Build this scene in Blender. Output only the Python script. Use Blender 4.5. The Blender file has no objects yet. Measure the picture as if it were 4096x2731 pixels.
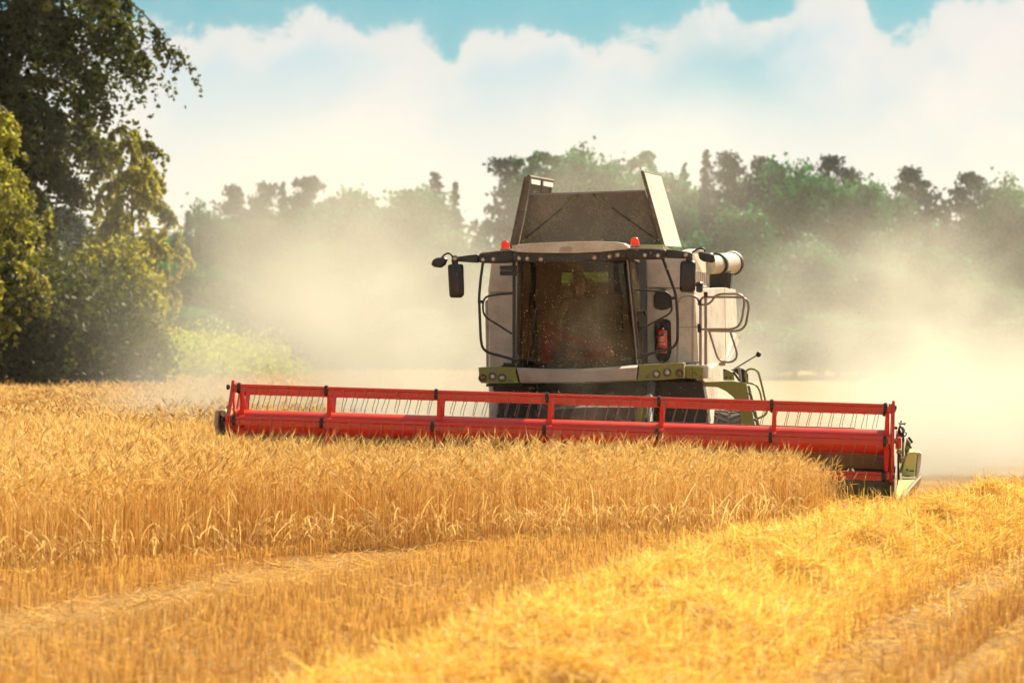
import bpy, bmesh, math, random
import numpy as np
from mathutils import Vector, Matrix

R = math.radians
scene = bpy.context.scene
COL = scene.collection

# ------------------------------------------------------------------ camera
CAM_H = 2.07
F = 105.0 / 36.0 * 4096.0            # focal length in pixels of the photograph
cam_data = bpy.data.cameras.new('camera')
cam_data.lens = 105.0
cam_data.sensor_width = 36.0
cam_data.shift_y = 34.5 / 4096.0
cam_data.clip_start = 0.5
cam_data.clip_end = 3000.0
cam_data.dof.use_dof = True
cam_data.dof.focus_distance = 38.6
cam_data.dof.aperture_fstop = 2.3
cam = bpy.data.objects.new('camera', cam_data)
cam.location = (0, 0, CAM_H)
cam.rotation_euler = (R(90), 0, 0)
COL.objects.link(cam)
scene.camera = cam

# ------------------------------------------------------------------ light
SUN_AZ, SUN_EL = 36.0, 43.0          # degrees to the right of straight ahead, above the horizon
sd = Vector((math.sin(R(SUN_AZ)) * math.cos(R(SUN_EL)), math.cos(R(SUN_AZ)) * math.cos(R(SUN_EL)), math.sin(R(SUN_EL))))
sl = bpy.data.lights.new('sun', 'SUN')
sl.energy = 5.0
sl.angle = R(0.5)
sl.color = (1.0, 0.86, 0.63)
sun = bpy.data.objects.new('sun', sl)
sun.rotation_euler = (-sd).to_track_quat('-Z', 'Y').to_euler()
sun.location = (20, 30, 40)
COL.objects.link(sun)

scene.view_settings.view_transform = 'Standard'
scene.view_settings.look = 'None'
scene.view_settings.exposure = 1.15
scene.view_settings.gamma = 1.0
scene.render.engine = 'CYCLES'
scene.cycles.max_bounces = 6
scene.cycles.transparent_max_bounces = 12
scene.cycles.volume_bounces = 0
scene.cycles.use_denoising = True
scene.cycles.use_adaptive_sampling = True
scene.cycles.adaptive_threshold = 0.035
scene.cycles.adaptive_min_samples = 20
scene.cycles.volume_max_steps = 128
scene.cycles.sample_clamp_indirect = 6.0


class NT:
    """small helper to write node trees"""
    def __init__(s, tree):
        s.t = tree
        s.t.nodes.clear()

    def n(s, typ, ins=None, **props):
        nd = s.t.nodes.new(typ)
        for k, v in props.items():
            setattr(nd, k, v)
        for k, v in (ins or {}).items():
            sock = nd.inputs[k]
            if isinstance(v, bpy.types.NodeSocket):
                s.t.links.new(v, sock)
            else:
                sock.default_value = v
        return nd

    def math(s, op, a, b=0.0, c=None, clamp=False):
        nd = s.t.nodes.new('ShaderNodeMath')
        nd.operation = op
        nd.use_clamp = clamp
        for i, v in enumerate((a, b) if c is None else (a, b, c)):
            if isinstance(v, bpy.types.NodeSocket):
                s.t.links.new(v, nd.inputs[i])
            else:
                nd.inputs[i].default_value = v
        return nd.outputs[0]

    def step(s, v, lo, hi, out0=0.0, out1=1.0):
        nd = s.n('ShaderNodeMapRange', interpolation_type='SMOOTHSTEP')
        s.t.links.new(v, nd.inputs[0])
        for i, x in enumerate((lo, hi, out0, out1)):
            if isinstance(x, bpy.types.NodeSocket):
                s.t.links.new(x, nd.inputs[1 + i])
            else:
                nd.inputs[1 + i].default_value = x
        return nd.outputs[0]

    def mix(s, fac, a, b, blend='MIX'):
        nd = s.n('ShaderNodeMix', data_type='RGBA', blend_type=blend)
        for i, v in ((0, fac), (6, a), (7, b)):
            if isinstance(v, bpy.types.NodeSocket):
                s.t.links.new(v, nd.inputs[i])
            else:
                nd.inputs[i].default_value = v if i == 0 else (*v[:3], 1)
        return nd.outputs[2]

    def noise(s, vec, scale, detail=3.0, rough=0.5, dist=0.0):
        nd = s.n('ShaderNodeTexNoise', {'Scale': scale, 'Detail': detail, 'Roughness': rough, 'Distortion': dist})
        if vec is not None:
            s.t.links.new(vec, nd.inputs['Vector'])
        return nd.outputs[0]


# ------------------------------------------------------------------ sky
world = bpy.data.worlds.new('World')
scene.world = world
world.use_nodes = True
w = NT(world.node_tree)
sky = w.n('ShaderNodeTexSky', sky_type='NISHITA', sun_disc=False, sun_elevation=R(SUN_EL), sun_rotation=R(SUN_AZ), air_density=1.0, dust_density=0.4)
tc = w.n('ShaderNodeTexCoord').outputs['Generated']
sep = w.n('ShaderNodeSeparateXYZ', {0: tc})
dx, dy, dz = sep.outputs
az = w.math('ARCTAN2', dx, dy)
blue = w.mix(0.62, w.mix(1.0, sky.outputs[0], (0.45, 0.75, 0.62), 'MULTIPLY'), (0.40, 1.10, 1.85))
# altitude of the cloud bank's upper edge along the horizon (radians)
ramp = w.n('ShaderNodeFloatCurve')
w.t.links.new(w.step(az, -0.20, 0.20), ramp.inputs['Value'])
ramp.inputs['Factor'].default_value = 1.0
w.t.nodes.remove(ramp.inputs['Value'].links[0].from_node)
lin = w.n('ShaderNodeMapRange', {1: -0.20, 2: 0.20, 3: 0.0, 4: 1.0})
w.t.links.new(az, lin.inputs[0])
w.t.links.new(lin.outputs[0], ramp.inputs['Value'])
env = [(0, 170), (300, 110), (620, 110), (760, 100), (900, 62), (1080, 78), (1240, 50), (1380, 95), (1500, 120), (1640, 115), (1740, 132), (1820, 168), (1930, 125), (2030, 105), (2140, 75), (2250, 140), (2380, 140), (2480, 112), (2640, 150), (2760, 95), (2880, 55), (3000, 90), (3130, 25), (3280, -60), (3420, -60), (3490, 80), (3590, 130), (3700, 90), (3820, 10), (3950, -20), (4096, -60)]
cm = ramp.mapping
cm.use_clip = False
c0 = cm.curves[0]
pts = [((math.atan((px - 2048) / F) + 0.20) / 0.40, (1400 - py) / F / 0.15) for px, py in env]
c0.points[0].location = (0.0, 0.75)
c0.points[1].location = (1.0, 0.95)
for p in pts:
    c0.points.new(*p)
cm.update()
edge = w.math('MULTIPLY', ramp.outputs[0], 0.15)
nA = w.noise(tc, 42.0, 9.0, 0.62, 0.3)
nB = w.noise(tc, 14.0, 5.0, 0.55)
nC = w.noise(tc, 3.2, 6.0, 0.6)
edge2 = w.math('ADD', edge, w.math('MULTIPLY', w.math('SUBTRACT', nA, 0.5), 0.040))
gap = w.math('SUBTRACT', edge2, dz)
bank = w.math('ADD', w.math('MULTIPLY', w.step(gap, -0.0015, 0.0045), 0.68), w.math('MULTIPLY', w.step(gap, -0.012, 0.020), 0.32))
# unseen warm cloud above the view, added over the dome as fill light
fill_cloud = w.math('MULTIPLY', w.step(nC, 0.44, 0.60), w.step(dz, 0.16, 0.30))
# colours of the bank: bright rims, bluish bellies, cream near the horizon
depth_in = w.math('SUBTRACT', edge2, dz)
belly = w.math('MULTIPLY', w.step(depth_in, 0.004, 0.018), w.step(nB, 0.34, 0.58))
rim = w.mix(belly, (4.5, 4.25, 4.0), (3.0, 3.75, 3.95))
pale = w.mix(w.step(dz, 0.046, 0.110), (4.85, 4.62, 3.95), rim)
cloud = pale
hole = w.math('MULTIPLY', w.step(nB, 0.50, 0.66), w.math('MULTIPLY', w.step(az, 0.02, 0.10), w.step(dz, 0.074, 0.098)))
bank2 = w.math('MULTIPLY', bank, w.math('SUBTRACT', 1.0, w.math('MULTIPLY', hole, 0.75)))
col = w.mix(bank2, blue, cloud)
col = w.mix(w.math('MULTIPLY', fill_cloud, 0.8), col, (4.0, 3.4, 2.7))
bg = w.n('ShaderNodeBackground', {'Color': col, 'Strength': 0.092})
w.n('ShaderNodeOutputWorld', {'Surface': bg.outputs[0]})

# ------------------------------------------------------------------ materials
MAT = {}


def new_mat(name):
    m = bpy.data.materials.new(name)
    m.use_nodes = True
    MAT[name] = m
    return m, NT(m.node_tree)


def paint(name, color, rough=0.4, metal=0.0, dirt=0.35, dirt_col=(0.34, 0.26, 0.16), scale=3.0, spec=0.5, var=0.12, coat=0.0):
    m, t = new_mat(name)
    co = t.n('ShaderNodeTexCoord').outputs['Object']
    big = t.noise(co, scale, 6.0, 0.62)
    fine = t.noise(co, scale * 14, 4.0, 0.6)
    c = t.mix(t.step(big, 0.35, 0.7), color, tuple(x * (1 - var) for x in color))
    d = t.math('MULTIPLY', t.step(t.math('ADD', t.math('MULTIPLY', big, 0.55), t.math('MULTIPLY', fine, 0.45)), 0.42, 0.66), dirt)
    c = t.mix(d, c, dirt_col)
    r = t.math('ADD', t.math('MULTIPLY', d, 0.4), rough, clamp=True)
    b = t.n('ShaderNodeBsdfPrincipled', {'Base Color': c, 'Roughness': r, 'Metallic': metal, 'Specular IOR Level': spec, 'Coat Weight': coat, 'Coat Roughness': 0.15})
    bump = t.n('ShaderNodeBump', {'Strength': 0.12, 'Distance': 0.01, 'Height': fine})
    t.t.links.new(bump.outputs[0], b.inputs['Normal'])
    t.n('ShaderNodeOutputMaterial', {'Surface': b.outputs[0]})
    return m


paint('white_paint', (0.67, 0.60, 0.50), 0.38, dirt=0.55, dirt_col=(0.40, 0.31, 0.21))
paint('green_paint', (0.23, 0.235, 0.025), 0.35, dirt=0.35)
paint('pale_green_paint', (0.58, 0.62, 0.20), 0.35, dirt=0.25, dirt_col=(0.5, 0.42, 0.25))
paint('silver_paint', (0.44, 0.36, 0.29), 0.45, dirt=0.4)
paint('red_paint', (0.72, 0.040, 0.018), 0.28, dirt=0.16, dirt_col=(0.52, 0.20, 0.09), coat=0.22, var=0.10)
paint('dark_red_paint', (0.50, 0.02, 0.015), 0.35, dirt=0.15)
paint('black_plastic', (0.018, 0.016, 0.016), 0.42, dirt=0.10, dirt_col=(0.16, 0.12, 0.08))
paint('rubber', (0.022, 0.020, 0.019), 0.8, dirt=0.45, dirt_col=(0.10, 0.08, 0.055))
paint('steel', (0.34, 0.28, 0.23), 0.38, metal=0.7, dirt=0.5, dirt_col=(0.24, 0.16, 0.10))
paint('tine_steel', (0.26, 0.20, 0.17), 0.35, metal=0.6, dirt=0.3, dirt_col=(0.35, 0.06, 0.03))
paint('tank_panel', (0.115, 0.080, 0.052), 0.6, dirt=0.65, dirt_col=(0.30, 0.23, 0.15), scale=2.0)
paint('dark_metal', (0.030, 0.027, 0.025), 0.6, dirt=0.22, dirt_col=(0.16, 0.12, 0.08))
paint('olive_metal', (0.17, 0.17, 0.06), 0.5, dirt=0.5, dirt_col=(0.25, 0.20, 0.11))
paint('interior', (0.030, 0.028, 0.026), 0.7, dirt=0.2)
paint('seat_cloth', (0.055, 0.05, 0.045), 0.9, dirt=0.2)
paint('straw_pile', (0.62, 0.40, 0.12), 0.8, dirt=0.0)
paint('hopper_grain', (0.62, 0.42, 0.15), 0.8, dirt=0.0, scale=20)
paint('bag', (0.70, 0.60, 0.33), 0.5, dirt=0.1)
paint('label_red', (0.70, 0.10, 0.04), 0.5, dirt=0.0)
paint('label_white', (0.8, 0.75, 0.7), 0.5, dirt=0.0)
paint('skin', (0.45, 0.27, 0.18), 0.55, dirt=0.0)
paint('shirt', (0.30, 0.20, 0.12), 0.85, dirt=0.0)
paint('trousers', (0.045, 0.05, 0.065), 0.85, dirt=0.0)
paint('hair', (0.05, 0.032, 0.02), 0.7, dirt=0.0)

m, t = new_mat('lamp_glass')
co = t.n('ShaderNodeTexCoord').outputs['Object']
b = t.n('ShaderNodeBsdfPrincipled', {'Base Color': (0.62, 0.50, 0.40, 1), 'Roughness': 0.12, 'Metallic': 0.65, 'Coat Weight': 0.6})
vor = t.n('ShaderNodeTexVoronoi', {'Scale': 60.0, 'Vector': co})
bump = t.n('ShaderNodeBump', {'Strength': 0.6, 'Distance': 0.01, 'Height': vor.outputs[0]})
t.t.links.new(bump.outputs[0], b.inputs['Normal'])
t.n('ShaderNodeOutputMaterial', {'Surface': b.outputs[0]})

m, t = new_mat('signal_glass')
b = t.n('ShaderNodeBsdfPrincipled', {'Base Color': (0.22, 0.08, 0.06, 1), 'Roughness': 0.15, 'Coat Weight': 0.6})
t.n('ShaderNodeOutputMaterial', {'Surface': b.outputs[0]})

m, t = new_mat('beacon_orange')
d = t.n('ShaderNodeBsdfPrincipled', {'Base Color': (0.85, 0.09, 0.01, 1), 'Roughness': 0.18, 'Coat Weight': 0.5})
tr = t.n('ShaderNodeBsdfTranslucent', {'Color': (1.0, 0.16, 0.02, 1)})
mx = t.n('ShaderNodeMixShader', {0: 0.45, 1: d.outputs[0], 2: tr.outputs[0]})
t.n('ShaderNodeOutputMaterial', {'Surface': mx.outputs[0]})


def glass(name, tint, dust, gloss=0.10, fres=1.0):
    m, t = new_mat(name)
    co = t.n('ShaderNodeTexCoord').outputs['Object']
    fac = t.n('ShaderNodeLayerWeight', {'Blend': 0.5}).outputs['Facing']
    fr = t.math('ADD', t.math('MULTIPLY', t.math('POWER', fac, 5.0), 0.96), 0.04)
    tr = t.n('ShaderNodeBsdfTransparent', {'Color': (*tint, 1)})
    gl = t.n('ShaderNodeBsdfGlossy', {'Color': (0.95, 0.72, 0.60, 1), 'Roughness': 0.02})
    a = t.n('ShaderNodeMixShader', {0: t.math('ADD', t.math('MULTIPLY', fr, fres), gloss, clamp=True), 1: tr.outputs[0], 2: gl.outputs[0]})
    df = t.n('ShaderNodeBsdfDiffuse', {'Color': (0.42, 0.32, 0.19, 1)})
    nz = t.math('MULTIPLY', t.step(t.noise(co, 2.2, 6.0, 0.65), 0.36, 0.68), dust)
    b = t.n('ShaderNodeMixShader', {0: nz, 1: a.outputs[0], 2: df.outputs[0]})
    t.n('ShaderNodeOutputMaterial', {'Surface': b.outputs[0]})
    return m


glass('windscreen_glass', (0.30, 0.29, 0.26), 0.05, 0.0, 0.8)
glass('dark_glass', (0.10, 0.11, 0.10), 0.03, 0.01, 0.05)
glass('side_glass', (0.80, 0.80, 0.74), 0.12, 0.0, 0.5)
glass('rear_glass', (0.80, 0.95, 0.45), 0.05, 0.02)


def leafy(name, ca, cb, trans=0.45, rough=0.6, tcol=None):
    """thin plant matter: tint attribute runs from ca to cb, some light comes through"""
    m, t = new_mat(name)
    at = t.n('ShaderNodeAttribute', attribute_name='tint').outputs['Fac']
    c = t.mix(at, ca, cb)
    d = t.n('ShaderNodeBsdfPrincipled', {'Base Color': c, 'Roughness': rough, 'Specular IOR Level': 0.3})
    tcx = t.mix(1.0, c, tcol or (1, 1, 1), 'MULTIPLY')
    tr = t.n('ShaderNodeBsdfTranslucent', {'Color': tcx})
    mx = t.n('ShaderNodeMixShader', {0: trans, 1: d.outputs[0], 2: tr.outputs[0]})
    t.n('ShaderNodeOutputMaterial', {'Surface': mx.outputs[0]})
    return m


leafy('wheat_stalk', (0.50, 0.23, 0.045), (0.95, 0.71, 0.27), 0.42)
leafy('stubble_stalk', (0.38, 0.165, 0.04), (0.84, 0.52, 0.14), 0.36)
leafy('straw', (0.54, 0.27, 0.04), (0.97, 0.72, 0.17), 0.42)
leafy('weed', (0.16, 0.10, 0.05), (0.35, 0.22, 0.09), 0.3)
leafy('chaff_flake', (0.45, 0.30, 0.12), (0.80, 0.62, 0.34), 0.5)
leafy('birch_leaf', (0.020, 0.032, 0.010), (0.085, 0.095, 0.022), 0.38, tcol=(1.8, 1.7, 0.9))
leafy('painted_sun_leaf', (0.13, 0.15, 0.026), (0.46, 0.45, 0.085), 0.5, tcol=(1.3, 1.2, 0.7))  # sunlit brightness is put into this leaf colour
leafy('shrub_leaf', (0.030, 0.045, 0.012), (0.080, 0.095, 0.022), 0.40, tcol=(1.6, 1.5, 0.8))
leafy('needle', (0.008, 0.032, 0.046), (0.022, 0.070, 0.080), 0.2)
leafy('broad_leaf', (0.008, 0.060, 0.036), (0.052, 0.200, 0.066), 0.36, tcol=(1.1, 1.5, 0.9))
leafy('weed_leaf', (0.28, 0.35, 0.03), (0.58, 0.62, 0.07), 0.5)

m, t = new_mat('bark')
co = t.n('ShaderNodeTexCoord').outputs['Object']
c = t.mix(t.step(t.noise(co, 3.0, 5.0), 0.4, 0.62), (0.10, 0.08, 0.06), (0.045, 0.035, 0.028))
b = t.n('ShaderNodeBsdfPrincipled', {'Base Color': c, 'Roughness': 0.9})
t.n('ShaderNodeOutputMaterial', {'Surface': b.outputs[0]})
m, t = new_mat('birch_bark')
co = t.n('ShaderNodeTexCoord').outputs['Object']
c = t.mix(t.step(t.noise(co, 2.0, 5.0), 0.45, 0.6), (0.30, 0.27, 0.23), (0.05, 0.04, 0.035))
b = t.n('ShaderNodeBsdfPrincipled', {'Base Color': c, 'Roughness': 0.9})
t.n('ShaderNodeOutputMaterial', {'Surface': b.outputs[0]})

m, t = new_mat('field_soil')
co = t.n('ShaderNodeNewGeometry').outputs['Position']
n1 = t.noise(co, 0.35, 5.0)
n2 = t.noise(co, 14.0, 6.0, 0.7)
n3 = t.n('ShaderNodeTexVoronoi', {'Scale': 34.0, 'Vector': co}).outputs['Color']
c = t.mix(t.step(n2, 0.36, 0.64), (0.17, 0.085, 0.030), (0.50, 0.29, 0.085))
c = t.mix(t.step(n1, 0.4, 0.65, 0.0, 0.35), c, (0.44, 0.26, 0.08))
b = t.n('ShaderNodeBsdfPrincipled', {'Base Color': c, 'Roughness': 0.95, 'Specular IOR Level': 0.1})
bump = t.n('ShaderNodeBump', {'Strength': 0.8, 'Distance': 0.05, 'Height': n2})
t.t.links.new(bump.outputs[0], b.inputs['Normal'])
t.n('ShaderNodeOutputMaterial', {'Surface': b.outputs[0]})


# ------------------------------------------------------------------ mesh helpers
def tag(o, label=None, cat=None, group=None, kind=None):
    for k, v in (('label', label), ('category', cat), ('group', group), ('kind', kind)):
        if v:
            o[k] = v
    return o


def link(o, parent=None):
    COL.objects.link(o)
    if parent is not None:
        o.parent = parent
    return o


class MB:
    def __init__(s):
        s.v, s.f = [], []

    def add(s, verts, faces):
        k = len(s.v)
        s.v += [tuple(p) for p in verts]
        s.f += [tuple(i + k for i in f) for f in faces]
        return s

    def loft(s, rings, cap=True, closed=True):
        n = len(rings[0])
        vs = [p for r in rings for p in r]
        fs = []
        for a in range(len(rings) - 1):
            for i in range(n if closed else n - 1):
                j = (i + 1) % n
                fs.append((a * n + i, a * n + j, (a + 1) * n + j, (a + 1) * n + i))
        if cap and closed:
            fs.append(tuple(range(n - 1, -1, -1)))
            fs.append(tuple((len(rings) - 1) * n + i for i in range(n)))
        return s.add(vs, fs)

    def prism(s, poly, off):
        off = Vector(off)
        return s.loft([[Vector(p) for p in poly], [Vector(p) + off for p in poly]])

    def box(s, x0, x1, y0, y1, z0, z1):
        return s.prism([(x0, y0, z0), (x1, y0, z0), (x1, y0, z1), (x0, y0, z1)], (0, y1 - y0, 0))

    def tube(s, path, r, n=8, cap=True):
        path = [Vector(p) for p in path]
        rs = r if isinstance(r, (list, tuple)) else [r] * len(path)
        rings = []
        ref = None
        for i, p in enumerate(path):
            d = (path[min(i + 1, len(path) - 1)] - path[max(i - 1, 0)]).normalized()
            if ref is None:
                ref = Vector((0, 0, 1)) if abs(d.z) < 0.9 else Vector((0, 1, 0))
            u = d.cross(ref).normalized()
            v = u.cross(d).normalized()
            ref = v
            rings.append([p + (u * math.cos(2 * math.pi * k / n) + v * math.sin(2 * math.pi * k / n)) * rs[i] for k in range(n)])
        return s.loft(rings, cap)

    def cyl(s, p0, p1, r0, r1=None, n=20):
        return s.tube([p0, p1], [r0, r0 if r1 is None else r1], n)

    def lathe(s, origin, axis, profile, n=24):
        """profile: (distance along axis, radius)"""
        o, a = Vector(origin), Vector(axis).normalized()
        ref = Vector((0, 0, 1)) if abs(a.z) < 0.9 else Vector((0, 1, 0))
        u = a.cross(ref).normalized()
        v = a.cross(u)
        rings = [[o + a * h + (u * math.cos(2 * math.pi * k / n) + v * math.sin(2 * math.pi * k / n)) * max(r, 1e-4) for k in range(n)] for h, r in profile]
        return s.loft(rings)

    def split(s, name, *args, **kw):
        """build every connected piece as an object of its own"""
        up = list(range(len(s.v)))

        def root(i):
            while up[i] != i:
                up[i] = up[up[i]]
                i = up[i]
            return i
        for f in s.f:
            for i in f[1:]:
                up[root(i)] = root(f[0])
        groups = {}
        for f in s.f:
            groups.setdefault(root(f[0]), []).append(f)
        out = []
        for fs in groups.values():
            ids = sorted({i for f in fs for i in f})
            k = {i: n for n, i in enumerate(ids)}
            b = MB()
            b.add([s.v[i] for i in ids], [tuple(k[i] for i in f) for f in fs])
            out.append(b.build(name, *args, **kw))
        return out

    def build(s, name, mat, parent=None, smooth=False, bevel=0.0, kind=None, loc=None):
        me = bpy.data.meshes.new(name)
        me.from_pydata(s.v, [], s.f)
        bm = bmesh.new()
        bm.from_mesh(me)
        bmesh.ops.recalc_face_normals(bm, faces=bm.faces[:])
        bm.to_mesh(me)
        bm.free()
        me.materials.append(MAT[mat])
        if smooth:
            me.polygons.foreach_set('use_smooth', [True] * len(me.polygons))
            me.set_sharp_from_angle(angle=R(45))
        o = link(bpy.data.objects.new(name, me), parent)
        if loc is not None:
            o.location = loc
        if bevel:
            bv = o.modifiers.new('bevel', 'BEVEL')
            bv.width, bv.segments, bv.limit_method, bv.angle_limit = bevel, 2, 'ANGLE', R(40)
        if kind:
            o['kind'] = kind
        return o


def round_path(pts, r=0.06, n=4):
    """a polyline with its corners rounded"""
    pts = [Vector(p) for p in pts]
    out = [pts[0]]
    for a, b, c in zip(pts, pts[1:], pts[2:]):
        l1, l2 = (a - b).length, (c - b).length
        k = min(r, l1 * 0.45, l2 * 0.45)
        p, q = b + (a - b).normalized() * k, b + (c - b).normalized() * k
        for i in range(n + 1):
            u = i / n
            out.append(p * (1 - u) ** 2 + b * 2 * u * (1 - u) + q * u * u)
    out.append(pts[-1])
    return out


def np_mesh(name, verts, faces, mat, tint=None, parent=None, smooth=False):
    """a large mesh from numpy arrays; faces (n,3) or (n,4); tint per vertex"""
    me = bpy.data.meshes.new(name)
    nv, (nf, k) = len(verts), faces.shape
    me.vertices.add(nv)
    me.vertices.foreach_set('co', np.ascontiguousarray(verts, np.float32).ravel())
    me.loops.add(nf * k)
    me.loops.foreach_set('vertex_index', np.ascontiguousarray(faces, np.int32).ravel())
    me.polygons.add(nf)
    me.polygons.foreach_set('loop_start', np.arange(0, nf * k, k, dtype=np.int32))
    if tint is not None:
        a = me.attributes.new('tint', 'FLOAT', 'POINT')
        a.data.foreach_set('value', np.ascontiguousarray(tint, np.float32))
    me.update(calc_edges=True)
    if smooth:
        me.polygons.foreach_set('use_smooth', np.ones(nf, bool))
    for x in (mat if isinstance(mat, (list, tuple)) else [mat]):
        me.materials.append(MAT[x])
    return me


# ------------------------------------------------------------------ where the machine stands
TH = R(6.0)
HX, HY = 0.634, 38.5
ct, st = math.cos(TH), math.sin(TH)


def W(x, y, z):
    """machine coordinates (x across, y rearwards, z up) -> world"""
    return Vector((HX + x * ct + y * st, HY - x * st + y * ct, z))


def P(px, py, y):
    """the point of the machine seen at a photo pixel, on its cross plane y metres behind the reel axle"""
    ux, uz = (px - 2048.0) / F, (1400.0 - py) / F
    t = (y + HX * st + HY * ct) / (ux * st + ct)
    rx, ry = t * ux - HX, t - HY
    return Vector((rx * ct - ry * st, y, CAM_H + t * uz))


def PP(pts, y):
    return [P(p[0], p[1], p[2] if len(p) > 2 else y) for p in pts]


combine = link(bpy.data.objects.new('combine_harvester', None))
combine.location = (HX, HY, 0)
combine.rotation_euler = (0, 0, -TH)
combine.empty_display_size = 1.0
tag(combine, 'white and green combine harvester with wide red reel cutting the standing barley', 'combine harvester')


def plate(name, mat, poly, y, depth, parent=combine, bevel=0.012, smooth=False):
    b = MB()
    b.prism(PP(poly, y), (0, depth, 0))
    return b.build(name, mat, parent, smooth, bevel)


def slab(name, mat, pts, off, parent=combine, bevel=0.01):
    b = MB()
    b.prism(pts, off)
    return b.build(name, mat, parent, False, bevel)


# ------------------------------------------------------------------ body
# central hull: front wall panels at y = 4.1, hopper behind
body = MB()
Lx, Rx = P(1953, 1300, 4.15).x, P(2774, 1300, 4.15).x
body.box(Lx, Rx, 4.18, 9.2, 0.95, 3.05)
body = body.build('body', 'white_paint', combine, bevel=0.03)

plate('front_panel', 'white_paint', [(1966, 1045), (2078, 1045), (2078, 1168), (1951, 1170)], 4.1, 0.07)
plate('front_panel', 'white_paint', [(1951, 1175), (2078, 1173), (2078, 1480), (1958, 1480)], 4.1, 0.07)
plate('front_panel', 'white_paint', [(2560, 1030), (2745, 1030), (2768, 1151), (2560, 1151)], 4.1, 0.07)
plate('front_panel', 'white_paint', [(2560, 1155), (2764, 1155), (2764, 1468), (2560, 1468)], 4.1, 0.07)
plate('corner_strip', 'silver_paint', [(2767, 1155), (2776, 1150), (2776, 1470), (2767, 1470)], 4.12, 0.05, bevel=0.004)
plate('edge_strip', 'steel', [(1940, 1204), (1951, 1198), (1957, 1470), (1945, 1470)], 4.3, 0.12, bevel=0.004)
win = plate('service_window', 'black_plastic', [(2618, 1222), (2617, 1185), (2626, 1166), (2641, 1158), (2658, 1158), (2671, 1166), (2679, 1185), (2680, 1228), (2662, 1236), (2642, 1238), (2624, 1234)], 4.072, 0.02)
frame_b = MB()
fr = [(2617.5, 1222), (2616.5, 1185), (2625.5, 1165.5), (2641, 1157.5), (2658, 1157.5), (2671.5, 1165.5), (2679.5, 1185), (2680.5, 1228.5), (2662, 1236.5), (2642, 1238.5), (2623.5, 1234.5)]
frame_b.tube(PP(fr + fr[:1], 4.072), 0.008, 6)
frame_b.build('window_frame', 'rubber', win, True)

# recess with the fire extinguisher: a dark rounded shell sunk into a raised surround
niche_poly = [(2617, 1290), (2625, 1281), (2645, 1275), (2665, 1276), (2680, 1282), (2684, 1292), (2686, 1410), (2680, 1430), (2668, 1445), (2652, 1450), (2637, 1446), (2625, 1430), (2619, 1408)]
nb = MB()
cen = P(2652, 1362, 4.075)
ring0 = PP(niche_poly, 4.072)
ring1 = [cen + (Vector((p.x, 4.072, p.z)) - cen) * 0.94 for p in ring0]
ring2 = [Vector((p.x, 4.095, p.z)) for p in ring1]
nb.loft([ring0, ring1, ring2], cap=False)
nb.add(ring2, [tuple(range(len(ring2)))])
nb.build('extinguisher_recess', 'dark_metal', combine, True)

# sunny left flank (image right): panels fanning out towards the rear
slab('side_panel', 'white_paint', [P(2777, 1157, 4.35), P(2898, 1150, 6.2), P(2903, 1440, 6.2), P(2860, 1462, 5.4), P(2800, 1500, 4.4), P(2777, 1500, 4.35)], (-0.12, 0.05, 0))
slab('side_panel', 'white_paint', [P(2900, 1150, 6.25), P(2943, 1158, 7.6), P(2950, 1300, 7.6), P(2908, 1425, 6.6), P(2905, 1436, 6.25)], (-0.12, 0.05, 0))
slab('side_panel', 'white_paint', [P(2944, 1335, 7.2), P(2961, 1345, 7.4), P(2958, 1362, 7.4), P(2915, 1450, 6.4), P(2901, 1463, 6.2), P(2903, 1440, 6.2)], (-0.10, 0.05, 0))
slab('side_panel', 'white_paint', [P(2811, 1500, 4.4), P(2874, 1450, 5.4), P(2884, 1500, 5.6), P(2868, 1600, 5.2), P(2856, 1612, 5.0), P(2826, 1612, 4.6), P(2815, 1540, 4.45)], (-0.12, 0.05, 0))
# right flank (away from the sun)
slab('side_panel', 'white_paint', [P(1953, 1180, 4.4), P(1953, 1480, 4.4), P(1990, 1480, 8.8), P(1990, 1190, 8.8)], (0.10, 0.0, 0))
# tank shoulder on the sunny side
shoulder = slab('tank_side', 'white_paint', [P(2746, 1030, 4.15), P(2770, 1000, 4.4), P(2790, 996, 4.8), P(2824, 1003, 6.4), P(2838, 1090, 6.4), P(2838, 1152, 6.4), P(2768, 1153, 4.15)], (-0.14, 0.0, 0))
lou = MB()
for k in range(7):
    x = 2776 + k * 7.5
    y = 4.6 + k * 0.22
    lou.tube([P(x, 1085 + k, y - 0.02) + Vector((0.012, 0, 0)), P(x + 2, 1135 + k, y - 0.02) + Vector((0.012, 0, 0))], 0.012, 6)
lou.split('louvre', 'silver_paint', shoulder, True)

# rear hood and engine deck behind the tank
hood = MB()
hood.loft([[(-1.45, 8.6, 1.3), (1.45, 8.6, 1.3), (1.45, 8.6, 3.2), (-1.45, 8.6, 3.2)], [(-1.4, 10.6, 1.3), (1.4, 10.6, 1.3), (1.35, 10.6, 2.7), (-1.35, 10.6, 2.7)], [(-1.3, 11.4, 1.4), (1.3, 11.4, 1.4), (1.2, 11.4, 1.9), (-1.2, 11.4, 1.9)]])
hood.build('rear_hood', 'white_paint', combine, bevel=0.05)

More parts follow.
